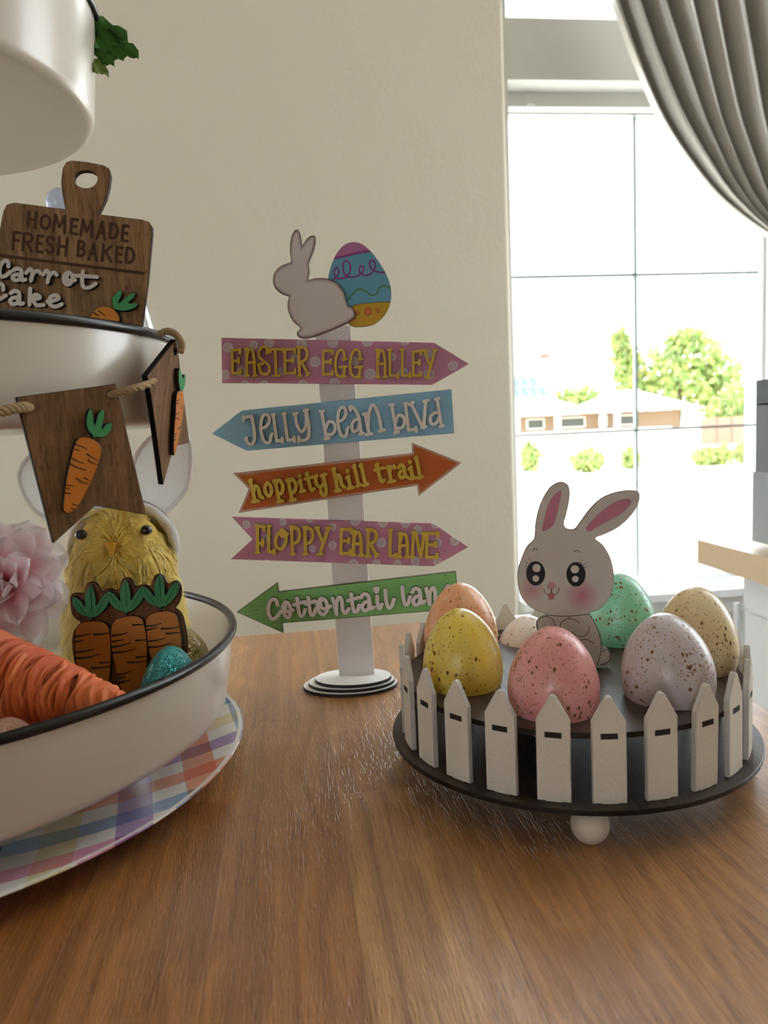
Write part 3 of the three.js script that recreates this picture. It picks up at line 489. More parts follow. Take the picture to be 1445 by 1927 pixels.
// ------------------------------------------------------------------ curtain
{
  const t = thing('curtain', 'pale satin curtain swept aside in deep folds across the window top', 'curtain', [0, 0, -2.05]);
  const nu = 220, nv = 70, pos = [], idx = [];
  const edge = smoothOpen([[0.70, 3.15], [0.78, 2.6], [0.85, 2.36], [0.908, 2.208], [0.98, 2.04], [1.054, 1.891], [1.129, 1.782], [1.206, 1.691], [1.284, 1.628], [1.355, 1.584], [1.47, 1.53]], 8);
  const right = smoothOpen([[1.95, 3.15], [1.9, 2.6], [1.84, 2.2], [1.76, 1.9], [1.68, 1.7], [1.6, 1.58], [1.53, 1.52]], 12);
  const on = (L, s) => { const f = s * (L.length - 1), i = Math.min(L.length - 2, Math.floor(f)); return [lerp(L[i][0], L[i + 1][0], f - i), lerp(L[i][1], L[i + 1][1], f - i)]; };
  for (let j = 0; j <= nv; j++) for (let i = 0; i <= nu; i++) {
    const u = i / nu, v = j / nv, a = on(edge, v), b = on(right, v), w = Math.pow(u, 1.15), k = lerp(0.055, 0.016, v);
    const ph = u * 12.5 * 6.283 + 1.2 * Math.sin(v * 3 + u * 5) + 1.5 * vnoise(u * 7, v * 2, 3);
    const z = k * (Math.sin(ph) + 0.35 * Math.sin(2 * ph + 1)) * sstep(u, 0, 0.04) + 0.012 * Math.sin(v * 9 + u * 20) * (1 - v);
    pos.push(lerp(a[0], b[0], w), lerp(a[1], b[1], w), z);
  }
  for (let j = 0; j < nv; j++) for (let i = 0; i < nu; i++) { const a = j * (nu + 1) + i; idx.push(a, a + nu + 1, a + 1, a + 1, a + nu + 1, a + nu + 2); }
  const g = new THREE.BufferGeometry(); g.setAttribute('position', new THREE.Float32BufferAttribute(pos, 3)); g.setIndex(idx); g.computeVertexNormals();
  part('drape', g, M(0xbcb6ac, 0.36, { side: THREE.DoubleSide, sheen: 0.3, sheenColor: new THREE.Color(0xffffff) }), t);
  part('tie_band', new THREE.TorusGeometry(0.06, 0.014, 10, 28).scale(1, 0.5, 0.6).rotateZ(-0.6).translate(1.5, 1.53, 0), M(0xb9b2a8, 0.5), t);
  part('rod', new THREE.CylinderGeometry(0.014, 0.014, 1.7, 16).rotateZ(Math.PI / 2).translate(1.35, 3.17, 0), M(0x3c3a38, 0.4), t);
}

// ------------------------------------------------------------------ counter on the right with its appliance
{
  const t = thing('kitchen_counter', 'white kitchen counter with a pale wood worktop below the window', 'counter', [0, 0, 0]);
  part('worktop', chamferBox(0.66, 0.036, 1.9, 0.003).translate(0.608 + 0.33, 0.892, -1.088 + 0.95), M(0xdcc3a0, 0.35), t);
  part('cabinet', boxAt(0.655, 1.26, 0, 0.874, -1.04, 0.86), M(0xe4e6e6, 0.5), t);
  for (const z of [-1.03, -0.4, 0.23]) part('panel', chamferBox(0.008, 0.72, 0.6, 0.003).translate(0.651, 0.45, z + 0.305), M(0xe6e8e8, 0.5), t);
  for (let i = 0; i < 4; i++) part('board', chamferBox(0.006, 0.16, 0.012, 0.002).translate(0.645, 0.2 + i * 0.18, -1.04), M(0xdfe2e2, 0.5), t);
}
{
  const t = thing('coffee_maker', 'grey coffee maker standing at the right edge on the counter', 'coffee maker', [0.777, 0.91, -0.897], 0);
  part('base', chamferBox(0.27, 0.098, 0.22, 0.008).translate(0, 0.057, 0), M(0xa4a9ad, 0.45), t);
  part('foot', chamferBox(0.24, 0.012, 0.19, 0.003).translate(0.005, 0.006, 0), M(0x2e3033, 0.6), t);
  part('body', chamferBox(0.266, 0.094, 0.21, 0.006).translate(0, 0.152, 0), M(0x84888c, 0.5), t);
  part('head', chamferBox(0.27, 0.034, 0.21, 0.006).translate(0.002, 0.214, 0), M(0x6d7478, 0.45), t);
  part('water_tank', chamferBox(0.05, 0.09, 0.006, 0.002).translate(-0.03, 0.155, 0.098), M(0x4d5256, 0.3), t);
}

// ------------------------------------------------------------------ wooden island top, stave by stave
{
  const t = thing('kitchen_island', 'wooden island top of jointed oak staves carrying the spring decorations', 'table', [0, 0, 0]);
  const x0 = -0.86, x1 = 0.310, z0 = -0.7595, z1 = 0.30, r = rng(41), w = 0.0585;
  part('core', boxAt(x0 + 0.002, x1 - 0.002, T - 0.036, T - 0.004, z0 + 0.002, z1), M(0x4a2f1a, 0.8), t);
  part('cabinet', boxAt(x0 + 0.04, x1 - 0.05, 0, T - 0.037, z0 + 0.05, z1 - 0.05), M(0xdfe2e2, 0.6), t);
  const tones = [0xf6f4f0, 0xeee2d4, 0xe2d0bc, 0xf8f0e4, 0xd6bc9f, 0xf0e6da].map((c) => M(c, 0.30, { map: grainA, bumpMap: grainBump, bumpScale: 0.0003, clearcoat: 0.8, clearcoatRoughness: 0.36 }));
  const stave = (a, b, za, zb, tone) => {
    const c = 0.00006, h = 0.0335, g = new THREE.BufferGeometry();
    const P = [[a, 0], [b, 0], [a + c, 1], [b - c, 1]], lo = T - h, hi = T, U = r() * 3, V = r() * 3, pos = [], uv = [];
    const v = (x, y, z) => [x, y, z], quad = (p, q, s, u) => { for (const k of [p, q, s, p, s, u]) { pos.push(...k); uv.push(U + (k[0] - a) / 0.12, V + k[2] / 0.48); } };
    const A = v(a, hi - c, zb), B = v(b, hi - c, zb), Cc = v(b, hi - c, za), D = v(a, hi - c, za), E = v(a + c, hi, zb - c), F = v(b - c, hi, zb - c), G = v(b - c, hi, za + c), H = v(a + c, hi, za + c), a0 = v(a, lo, zb), b0 = v(b, lo, zb), c0 = v(b, lo, za), d0 = v(a, lo, za);
    quad(E, F, G, H); quad(A, B, F, E); quad(B, Cc, G, F); quad(Cc, D, H, G); quad(D, A, E, H); quad(a0, b0, B, A); quad(b0, c0, Cc, B); quad(c0, d0, D, Cc); quad(d0, a0, A, D);
    g.setAttribute('position', new THREE.Float32BufferAttribute(pos, 3)); g.setAttribute('uv', new THREE.Float32BufferAttribute(uv, 2)); g.computeVertexNormals();
    part('stave', g, tones[tone], t);
  };
  for (let i = 0, x = x0; x < x1 - 0.004; i++, x += w) {
    const b = Math.min(x + w, x1); let z = z0, k = 0;
    while (z < z1 - 0.01) {
      let e = Math.min(z + 0.3 + 0.5 * r(), z1); if (z1 - e < 0.12) e = z1;
      let tone = Math.floor(r() * tones.length);
      stave(x + 0.00004, b - 0.00004, z + (k ? 0.00008 : 0), e, tone); z = e; k++;
    }
  }
}

// ------------------------------------------------------------------ street-sign style signpost
const BURNT = 0x241812;
{
  const t = thing('signpost', 'white wooden signpost with five painted arrow boards, topped by a rabbit and a striped egg', 'signpost', SIGN_AT, -0.122);
  const white = M(0xe4dedb, 0.7, { bumpMap: roughBump, bumpScale: 0.0002 });
  const disc = (rx, rz, y, cx) => { const s = new THREE.Shape(); s.absellipse(cx, 0, rx, rz, 0, Math.PI * 2); const pts = s.getPoints(64).map((p) => [p.x, p.y]); return slab(pts, 2.6, { front: y, face: 0xf0eeec, edge: 0x23201f }).rotateX(-Math.PI / 2); };
  part('base_disc', disc(36.8, 25.5, 2.6, 1.6), painted(0.6), t); part('base_disc', disc(33.6, 23, 5.2, 2.6), painted(0.6), t); part('base_disc', disc(29.8, 20.5, 7.8, 4), painted(0.6), t);
  const post = slab(POST, 5, { front: -3.2, face: 0xeee8e6, edge: 0xf0ecea }); part('post', post, painted(0.6, { bumpMap: roughBump, bumpScale: 0.0002 }), t);

  const speck = (g, r, n, w, h, a, b, col) => { for (let i = 0; i < n; i++) { g.globalAlpha = a * r(); g.fillStyle = col; g.fillRect(r() * w, r() * h, 2 + b * r(), 1 + 2 * r()); } g.globalAlpha = 1; };
  const dotted = (base, dots, seed) => canvasTexture(1024, 256, (g, w, h) => {
    const r = rng(seed); g.fillStyle = base; g.fillRect(0, 0, w, h); speck(g, r, 900, w, h, 0.10, 60, '#e9a7c2'); speck(g, r, 700, w, h, 0.10, 60, '#8d4a68');
    for (const [x, y, d] of dots) {
      const X = x * w, Y = y * h; g.save(); g.beginPath(); g.ellipse(X, Y, d * w, d * w * 1.08, 0, 0, 7); g.clip(); g.globalAlpha = 0.8; g.fillStyle = '#eadde0'; g.fillRect(X - 60, Y - 60, 120, 120); g.globalAlpha = 0.5;
      for (let i = 0; i < 200; i++) { g.fillStyle = r() < 0.5 ? '#f2e8ea' : '#b996a4'; g.fillRect(X + (r() - 0.5) * 2.4 * d * w, Y + (r() - 0.5) * 2.4 * d * w, 3, 3); } g.restore();
      g.globalAlpha = 0.8; g.lineWidth = 5; g.strokeStyle = '#f0e4e6'; g.beginPath(); g.ellipse(X, Y, d * w - 3, d * w * 1.08 - 3, 0, 0, 7); g.stroke(); g.globalAlpha = 1;
    }
  });
  const brushed = (base, hi, lo, seed, extra) => canvasTexture(1024, 256, (g, w, h) => { const r = rng(seed); g.fillStyle = base; g.fillRect(0, 0, w, h); speck(g, r, 1400, w, h, 0.22, 90, hi); speck(g, r, 900, w, h, 0.18, 90, lo); extra?.(g, w, h, r); });
  const rub = (poly, col, lw) => (g, w, h, r) => { g.strokeStyle = col; g.lineWidth = lw; g.globalAlpha = 0.75; g.lineJoin = 'round'; g.beginPath(); poly.forEach(([x, y], i) => (i ? g.lineTo(x * w, y * h) : g.moveTo(x * w, y * h))); g.closePath(); g.stroke(); g.globalAlpha = 0.35; for (let i = 0; i < 60; i++) { g.lineWidth = 1 + 3 * r(); const a = poly[Math.floor(r() * poly.length)], x = a[0] * w + (r() - 0.5) * 140, y = a[1] * h + (r() - 0.5) * 70; g.beginPath(); g.moveTo(x, y); g.lineTo(x + 60 * r(), y - 6 + 12 * r()); g.stroke(); } g.globalAlpha = 1; };
  const norm = (o) => { const X = o.map((p) => p[0]), Y = o.map((p) => p[1]), a = Math.min(...X), b = Math.max(...X), c = Math.min(...Y), d = Math.max(...Y); return o.map(([x, y]) => [(x - a) / (b - a), 1 - (y - c) / (d - c)]); };
  const looks = [
    { tex: dotted('#dc96b6', [[0.033, 0.18, 0.02], [0.013, 0.66, 0.02], [0.137, 0.16, 0.018], [0.2, 0.13, 0.02], [0.08, 0.62, 0.019], [0.093, 0.86, 0.019], [0.17, 0.88, 0.021], [0.03, 0.95, 0.022], [0.33, 0.17, 0.021], [0.3, 0.42, 0.017], [0.245, 0.64, 0.018], [0.38, 0.5, 0.021], [0.325, 0.9, 0.02], [0.455, 0.17, 0.022], [0.455, 0.9, 0.022], [0.595, 0.17, 0.024], [0.6, 0.76, 0.022], [0.54, 0.52, 0.018], [0.745, 0.18, 0.022], [0.733, 0.76, 0.02], [0.69, 0.47, 0.017], [0.9, 0.25, 0.02], [0.835, 0.45, 0.02], [0.838, 0.82, 0.022], [0.935, 0.68, 0.02], [0.99, 0.5, 0.017]], 3), f: THIN, w: 2.0, c: 0xd8b440, label: 'pink dotted arrow board' },
    { tex: brushed('#a2d6f8', '#c4e2f2', '#74aed2', 4), f: THIN, w: 2.4, c: 0xefe9e4, label: 'blue arrow board' },
    { tex: brushed('#d2682c', '#e0864c', '#b85420', 5, (g, w, h, r) => rub(norm(BOARDS[2].outline), '#d8c4bb', 18)(g, w, h, r)), f: BOLD, w: 2.75, c: 0xd4b23c, label: 'orange arrow board' },
    { tex: dotted('#dc96b6', [[0.075, 0.14, 0.016], [0.075, 0.88, 0.016], [0.228, 0.12, 0.015], [0.15, 0.83, 0.018], [0.222, 0.86, 0.015], [0.34, 0.09, 0.015], [0.345, 0.91, 0.016], [0.435, 0.24, 0.015], [0.345, 0.6, 0.014], [0.43, 0.56, 0.017], [0.43, 0.92, 0.016], [0.53, 0.16, 0.02], [0.515, 0.9, 0.02], [0.645, 0.2, 0.021], [0.635, 0.55, 0.02], [0.61, 0.92, 0.019], [0.74, 0.23, 0.02], [0.7, 0.93, 0.017], [0.79, 0.36, 0.018], [0.775, 0.9, 0.019], [0.865, 0.28, 0.017], [0.87, 0.6, 0.019], [0.945, 0.57, 0.02], [0.87, 0.93, 0.019], [0.15, 0.4, 0.016], [0.23, 0.5, 0.014]], 6), f: THIN, w: 2.55, c: 0xd8b440, label: 'pink dotted swallowtail arrow board' },
    { tex: brushed('#98dc86', '#9cd888', '#68a85a', 7, (g, w, h, r) => rub(norm(BOARDS[4].outline), '#5b4632', 6)(g, w, h, r)), f: SCRIPT, w: 2.9, c: 0xf0e8e6, label: 'green arrow board' },
  ];
  BOARDS.forEach((b, i) => {
    const k = looks[i], m = part('arrow_board', slab(b.outline, 3.2, { fit: true, edge: i === 1 ? 0x9fb6c2 : 0xcdb9b4 }), painted(0.62, { map: k.tex, bumpMap: roughBump, bumpScale: 0.00015 }), t, k.label);
    const lm = painted(0.55);
    for (const L of b.letters) part('letter', letter(k.f, L, b.angle, k.w, 0, 2.4, k.c, BURNT), lm, m);
  });
  const rabbitTex = canvasTexture(512, 512, (g, w, h) => {
    const r = rng(12), o = norm(SIGN_RABBIT); g.fillStyle = '#dcd3d0'; g.fillRect(0, 0, w, h); speck(g, r, 1500, w, h, 0.12, 5, '#b9aaa8');
    g.strokeStyle = '#6a4448'; for (const [lw, a] of [[34, 0.14], [20, 0.24], [10, 0.6]]) { g.lineWidth = lw; g.globalAlpha = a; g.beginPath(); o.forEach(([x, y], i) => (i ? g.lineTo(x * w, y * h) : g.moveTo(x * w, y * h))); g.closePath(); g.stroke(); } g.globalAlpha = 1;
  });
  part('rabbit', slab(SIGN_RABBIT, 3, { front: 3, smooth: true, fit: true, edge: 0x3a2424 }), painted(0.7, { map: rabbitTex }), t, 'white rabbit silhouette with a browned edge');
  const X = SIGN_EGG.map((p) => p[0]), Y = SIGN_EGG.map((p) => p[1]), bx = [Math.min(...X), Math.max(...X), Math.min(...Y), Math.max(...Y)];
  const eggTex = canvasTexture(512, 640, (g, w, h) => {
    const r = rng(13), q = ([x, y]) => [((x - bx[0]) / (bx[1] - bx[0])) * w, (1 - (y - bx[2]) / (bx[3] - bx[2])) * h], path = (p) => { g.beginPath(); p.forEach((s, i) => { const a = q(s); i ? g.lineTo(...a) : g.moveTo(...a); }); };
    g.fillStyle = '#66a9c6'; g.fillRect(0, 0, w, h); speck(g, r, 500, w, h, 0.18, 30, '#a8d0e0');
    path([...smoothOpen(EGG_LINES.band), [bx[1] + 5, bx[3] + 5], [bx[0] - 5, bx[3] + 5], [bx[0] - 5, EGG_LINES.band[0][1]]]); g.fillStyle = '#bb74a6'; g.fill();
    path([...smoothOpen(EGG_LINES.yellow), [bx[1] + 5, bx[2] - 5], [bx[0] - 5, bx[2] - 5], [bx[0] - 5, EGG_LINES.yellow[0][1]]]); g.fillStyle = '#d3a62c'; g.fill();
    g.lineCap = g.lineJoin = 'round'; g.strokeStyle = '#8f3a86'; g.lineWidth = 17; path(smoothOpen(EGG_LINES.band)); g.stroke(); g.lineWidth = 14; path(smoothOpen(EGG_LINES.loops)); g.stroke();
    g.strokeStyle = '#4f8d5c'; g.lineWidth = 13; path(smoothOpen(EGG_LINES.wave)); g.stroke(); g.strokeStyle = '#6d4a30'; g.lineWidth = 5; path(smoothOpen(EGG_LINES.yellow)); g.stroke();
    EGG_LINES.spots.forEach((s, i) => { const [x, y] = q(s); g.beginPath(); g.arc(x, y, [14, 28, 15][i], 0, 7); g.fillStyle = i === 1 ? '#dd7d3a' : '#c98a36'; g.fill(); g.strokeStyle = '#a44a2a'; g.lineWidth = 5; g.stroke(); });
  });
  part('striped_egg', slab(SIGN_EGG, 3, { front: -0.1, smooth: true, fit: true, edge: 0x8a7a72 }), painted(0.6, { map: eggTex }), t, 'striped blue, pink and yellow egg');
}

// ------------------------------------------------------------------ fenced egg stand
const SX = 0.1565, SZ = -0.4238, H1 = 0.0205, H2 = 0.054;
const EGGS = [
  ['yellow speckled egg at the left front of the fenced stand', [0.0914, -0.4135], 0.0218, 0.0300, 0.0135, [252, 218, 84], 0.9],
  ['pink speckled egg at the middle front of the fenced stand', [0.1275, -0.3660], 0.0224, 0.0295, 0.0130, [240, 160, 160], 1.1],
  ['lavender grey speckled egg at the right front of the fenced stand', [0.1904, -0.3695], 0.0229, 0.0300, 0.0135, [205, 193, 200], 1.2],
  ['cream speckled egg at the right back of the fenced stand', [0.2285, -0.4095], 0.0225, 0.0320, 0.0150, [236, 212, 160], 0.8],
  ['mint green speckled egg behind the rabbit', [0.2110, -0.4740], 0.0226, 0.0305, 0.0140, [128, 214, 176], 1.0],
  ['orange speckled egg behind the yellow egg', [0.1035, -0.4700], 0.0228, 0.0310, 0.0145, [238, 164, 112], 0.6],
  ['white speckled egg sunk low in its hole left of the rabbit', [0.1540, -0.4900], 0.0222, 0.0280, -0.0120, [232, 224, 212], 0.7],
];
{
  const t = thing('egg_stand', 'round dark wooden egg stand with a ring of white fence pickets on ball feet', 'egg stand', [SX, T, SZ]);
  const dark = painted(0.42, { map: darkTex, bumpMap: darkBump, bumpScale: 0.00008 });
  const circle = (r, n = 96, cx = 0, cy = 0) => Array.from({ length: n }, (_, i) => [cx + r * Math.cos((i / n) * 6.28318), cy + r * Math.sin((i / n) * 6.28318)]);
  const holes = EGGS.map(([, [x, z], r, h, c]) => circle((c < 0 ? 21.0 : 18.4), 40, (x - SX) * 1000, -(z - SZ) * 1000));
  part('lower_disc', slab(circle(104.3), 2.7, { front: H1 * 1000, edge: 0x221a18 }).rotateX(-Math.PI / 2), dark, t);
  part('upper_disc', slab(circle(95.2), 2.9, { front: H2 * 1000, holes, edge: 0x221a18 }).rotateX(-Math.PI / 2), dark, t);
  const wood = M(0xe9ddcd, 0.55);
  for (let i = 0; i < 4; i++) { const a = (-14.8 + 90 * i) * Math.PI / 180; part('ball_foot', new THREE.SphereGeometry(0.0091, 32, 20).translate(0.0945 * Math.sin(a), 0.0090, 0.0945 * Math.cos(a)), wood, t); }
  const w = 7.9, out = [[-w, 0], [-4, 0], [-4, -0.35], [4, -0.35], [4, 0], [w, 0], [w, 39.5], [1.6, 50.6], [0.9, 51.3], [0, 51.6], [-0.9, 51.3], [-1.6, 50.6], [-w, 39.5]];
  const pg = slab(out, 3, { front: 1.5, face: 0xf0e8dd, edge: 0xd6d2cc, bevel: 0.35 }), pm = painted(0.68, { bumpMap: roughBump, bumpScale: 0.0002 });
  const sg = slab([[-3.9, 31.2], [4.0, 31.2], [3.9, 34.0], [-3.9, 34.0]], 0.3, { front: 1.62, bevel: 0, face: 0x201c20, edge: 0x201c20 }), sm = painted(0.7);
  const rp = rng(77);
  for (let i = 0; i < 24; i++) {
    const a = (-9.5 + 15 * i) * Math.PI / 180, p = part('picket', pg, pm, t);
    p.position.set(0.0966 * Math.sin(a), H1 + 0.00035, 0.0966 * Math.cos(a)); p.rotation.set((rp() - 0.5) * 0.02, a + (rp() - 0.5) * 0.05, (rp() - 0.5) * 0.02, 'YXZ');
    part('slot_mark', sg, sm, p);
  }
}
function speckled(rgb, amount, seed) {
  return canvasTexture(1024, 512, (g, w, h) => {
    const r = rng(seed); g.fillStyle = `rgb(${rgb})`; g.fillRect(0, 0, w, h);
    for (let i = 0; i < 500; i++) { g.globalAlpha = 0.05; g.fillStyle = r() < 0.5 ? '#fff' : '#caa07a'; g.beginPath(); g.arc(r() * w, r() * h, 10 + 40 * r(), 0, 7); g.fill(); }
    const blob = (x, y, d, c, al) => { const st = 1 / Math.max(0.22, Math.sin((y / h) * Math.PI)); g.globalAlpha = al; g.fillStyle = c; g.save(); g.translate(x, y); g.scale(st, 1); g.rotate(r() * 3); g.beginPath(); const k = 7; for (let j = 0; j <= k; j++) { const a = (j / k) * 6.283, q = d * (0.6 + 0.6 * r()); j ? g.lineTo(q * Math.cos(a) * 1.25, q * Math.sin(a)) : g.moveTo(q * 1.2, 0); } g.fill(); g.restore(); };
    const clusters = Array.from({ length: 34 }, () => [r() * w, r() * h, 30 + 70 * r()]);
    const place = () => { if (r() < 0.35) return [r() * w, r() * h]; const c = clusters[Math.floor(r() * 34)], a = r() * 6.283, d = c[2] * Math.sqrt(r()); return [(c[0] + d * Math.cos(a) + w) % w, clamp(c[1] + d * Math.sin(a), 1, h - 1)]; };
    for (let i = 0; i < 900 * amount; i++) { const [x, y] = place(); if (r() > Math.sin((y / h) * Math.PI) + 0.15) continue; blob(x, y, 0.9 + 2.0 * r(), r() < 0.6 ? '#8a5a1c' : '#7a3f12', 0.75); }
    for (let i = 0; i < 120 * amount; i++) { const [x, y] = place(); if (r() > Math.sin((y / h) * Math.PI) + 0.1) continue; const d = 2.2 + 3.6 * r(); blob(x, y, d * 1.35, '#b07a2c', 0.45); blob(x, y, d, '#5e2f10', 0.92); }
    g.globalAlpha = 1;
  });
}
function eggGeo(r, h) {                               // axis upright, blunt end down
  const pts = [], n = 36;
  for (let i = 0; i <= n; i++) { const a = -Math.PI / 2 + (Math.PI * i) / n, y = Math.sin(a), k = Math.cos(a) * (1 - 0.13 * y - 0.04 * y * y); pts.push(new THREE.Vector2(Math.max(0.00001, r * k * 1.02), h * y)); }
  return new THREE.LatheGeometry(pts, 56);
}
EGGS.forEach(([label, [x, z], r, h, c, rgb, amount], i) => {
  const m = part('speckled_egg', eggGeo(r, h), M(0xffffff, 0.33, { map: speckled(rgb, amount * 2.2, 100 + i), clearcoat: 0.25, clearcoatRoughness: 0.3 }), scene);
  m.position.set(x, T + H2 + c, z); m.rotation.set(0.05 * Math.sin(i * 2.1), i * 1.3 + 0.4, 0.06 * Math.cos(i * 1.7)); tag(m, label, 'egg');
});

// ------------------------------------------------------------------ rabbit cut-out on the stand
{
  const t = thing('rabbit_cutout', 'white wooden rabbit cut-out with pink ears and large dark eyes standing among the speckled eggs', 'rabbit figure', [RABBIT_AT[0], T + H2 + 0.001, RABBIT_AT[2]], -0.25);
  const X = RABBIT.map((p) => p[0]), Y = RABBIT.map((p) => p[1]), bx = [Math.min(...X), Math.max(...X), Math.min(...Y), Math.max(...Y)];
  const face = canvasTexture(1024, 1536, (g, w, h) => {
    const r = rng(31), q = (x, y) => [((x - bx[0]) / (bx[1] - bx[0])) * w, (1 - (y - bx[2]) / (bx[3] - bx[2])) * h];
    g.fillStyle = '#ece5df'; g.fillRect(0, 0, w, h);
    for (let i = 0; i < 9000; i++) { g.globalAlpha = 0.10 * r(); g.fillStyle = r() < 0.5 ? '#f4eee8' : '#a3958d'; g.fillRect(r() * w, r() * h, 3 + 5 * r(), 3 + 6 * r()); }
    const E = RABBIT_EYES, cheek = (dx, dy, e, d, a) => { const [x, y] = q(e[0] + dx, e[1] + dy), gr = g.createRadialGradient(x, y, 0, x, y, d); gr.addColorStop(0, `rgba(222,120,150,${a})`); gr.addColorStop(1, 'rgba(222,120,150,0)'); g.globalAlpha = 1; g.fillStyle = gr; g.fillRect(0, 0, w, h); };
    cheek(-2.6, -9.6, E[0], 120, 0.55); cheek(3.2, -12.6, E[1], 150, 0.8);
  });
  part('board', slab(RABBIT, 3, { smooth: true, fit: true, edge: 0x8f837c, bevel: 0.3 }), painted(0.7, { map: face, bumpMap: roughBump, bumpScale: 0.0002 }), t);
  const ink = painted(0.6), felt = painted(0.85, { bumpMap: roughBump, bumpScale: 0.0003 });
  const ear = [0, 1].map((i) => slab(RABBIT_EARS[i], 0.3, { front: 0.22, smooth: true, bevel: 0.05, face: 0xd58aa4, edge: 0x6c3a48 }));
  for (const g of ear) part('inner_ear', g, felt, t, 'dusty pink inner ear');
  const oval = (c, rx, ry, n = 28) => Array.from({ length: n }, (_, i) => [c[0] + rx * Math.cos((i / n) * 6.28318), c[1] + ry * Math.sin((i / n) * 6.28318)]);
  const s = 0.0618;                                   // millimetres per traced unit
  for (let e = 0; e < 2; e++) {
    const m = part('eye', slab(oval(RABBIT_EYES[e], 88 * s, 117 * s), 0.3, { front: 0.25, bevel: 0.05, face: 0x14182a, edge: 0x14182a }), M(0xffffff, 0.3, { vertexColors: true }), t);
    const b = e ? [4, 5] : [2, 3]; part('highlight', slab(oval(RABBIT_EYES[b[0]], 39 * s, 39 * s, 14), 0.2, { front: 0.42, bevel: 0.04, face: 0xe2ddd6, edge: 0xe2ddd6 }), ink, m); part('highlight', slab(oval(RABBIT_EYES[b[1]], 31 * s, 31 * s, 14), 0.2, { front: 0.42, bevel: 0.04, face: 0xe2ddd6, edge: 0xe2ddd6 }), ink, m);
  }
  part('nose', slab(RABBIT_NOSE, 0.25, { front: 0.2, smooth: true, bevel: 0.05, face: 0xd9a0a2, edge: 0xb07a7c }), ink, t); part('tongue', slab(RABBIT_TONGUE, 0.25, { front: 0.2, smooth: true, bevel: 0.05, face: 0xc4686c, edge: 0x80403f }), ink, t);
  RABBIT_LINES.forEach((l, i) => part('engraved_line', new Strokes(0x4a423e, 0x4a423e).line(smoothOpen(l, 6), i < 2 ? 0.4 : i > 11 ? 0.26 : 0.36, 0, 0.16, i > 13 && i < 20 ? 0.7 : 0).build(), ink, t));
}

// ------------------------------------------------------------------ three-tier stand and its plate
const KX = -0.221, KZ = -0.475;
const lathe = (pts, n = 128) => new THREE.LatheGeometry(pts.map(([r, y]) => new THREE.Vector2(r, y)), n);
{
  const t = thing('charger_plate', 'round pastel gingham plate with a white edge under the tiered stand', 'plate', [KX, T, KZ]);
  const R = 0.1838, prof = [[0.0001, 0.0012], [0.10, 0.0012], [0.112, 0.0004], [0.122, 0.0018], [0.14, 0.0036], [0.165, 0.0086], [0.178, 0.0125], [R - 0.0006, 0.0138], [R, 0.0147], [R - 0.0006, 0.0153], [0.178, 0.0146], [0.164, 0.0112], [0.14, 0.0068], [0.12, 0.0045], [0.0001, 0.0042]];
  const g = plain(lathe(prof)), p = g.attributes.position, uv = g.attributes.uv; for (let i = 0; i < p.count; i++) uv.setXY(i, p.getX(i) / (2 * R) + 0.5, -p.getZ(i) / (2 * R) + 0.5);
  const tex = canvasTexture(1536, 1536, (c, w) => {
    c.fillStyle = '#f4f1ec'; c.fillRect(0, 0, w, w); const s = 74, cols = ['#ea86bd', '#5aa6d8', '#f2e2a8', '#9a76c8', '#f28a62', '#6f9fd8'];
    c.save(); c.translate(w / 2, w / 2); c.rotate(-0.19);
    for (const turn of [0, 1]) { c.save(); if (turn) c.rotate(Math.PI / 2); c.globalAlpha = 0.7; for (let i = -14; i < 14; i += 2) { c.fillStyle = cols[(((i / 2 + turn * 2) % 6) + 6) % 6]; c.globalCompositeOperation = 'multiply'; c.fillRect(i * s, -w, s, 2 * w); } c.restore(); }
    c.restore(); c.globalAlpha = 1; c.globalCompositeOperation = 'source-over'; c.strokeStyle = '#f6f3ef'; c.lineWidth = 10; c.beginPath(); c.arc(w / 2, w / 2, w / 2 - 8, 0, 7); c.stroke();
  });
  part('plate', g, M(0xffffff, 0.22, { map: tex, clearcoat: 0.4, clearcoatRoughness: 0.15 }), t);
}
const TR = { low: { y: 0.0305, h: 0.049, R: 0.1815, r: 0.1755 }, mid: { y: 0.206, h: 0.049, R: 0.159, r: 0.155 }, top: { y: 0.385, h: 0.058, R: 0.1265, r: 0.1215 } };
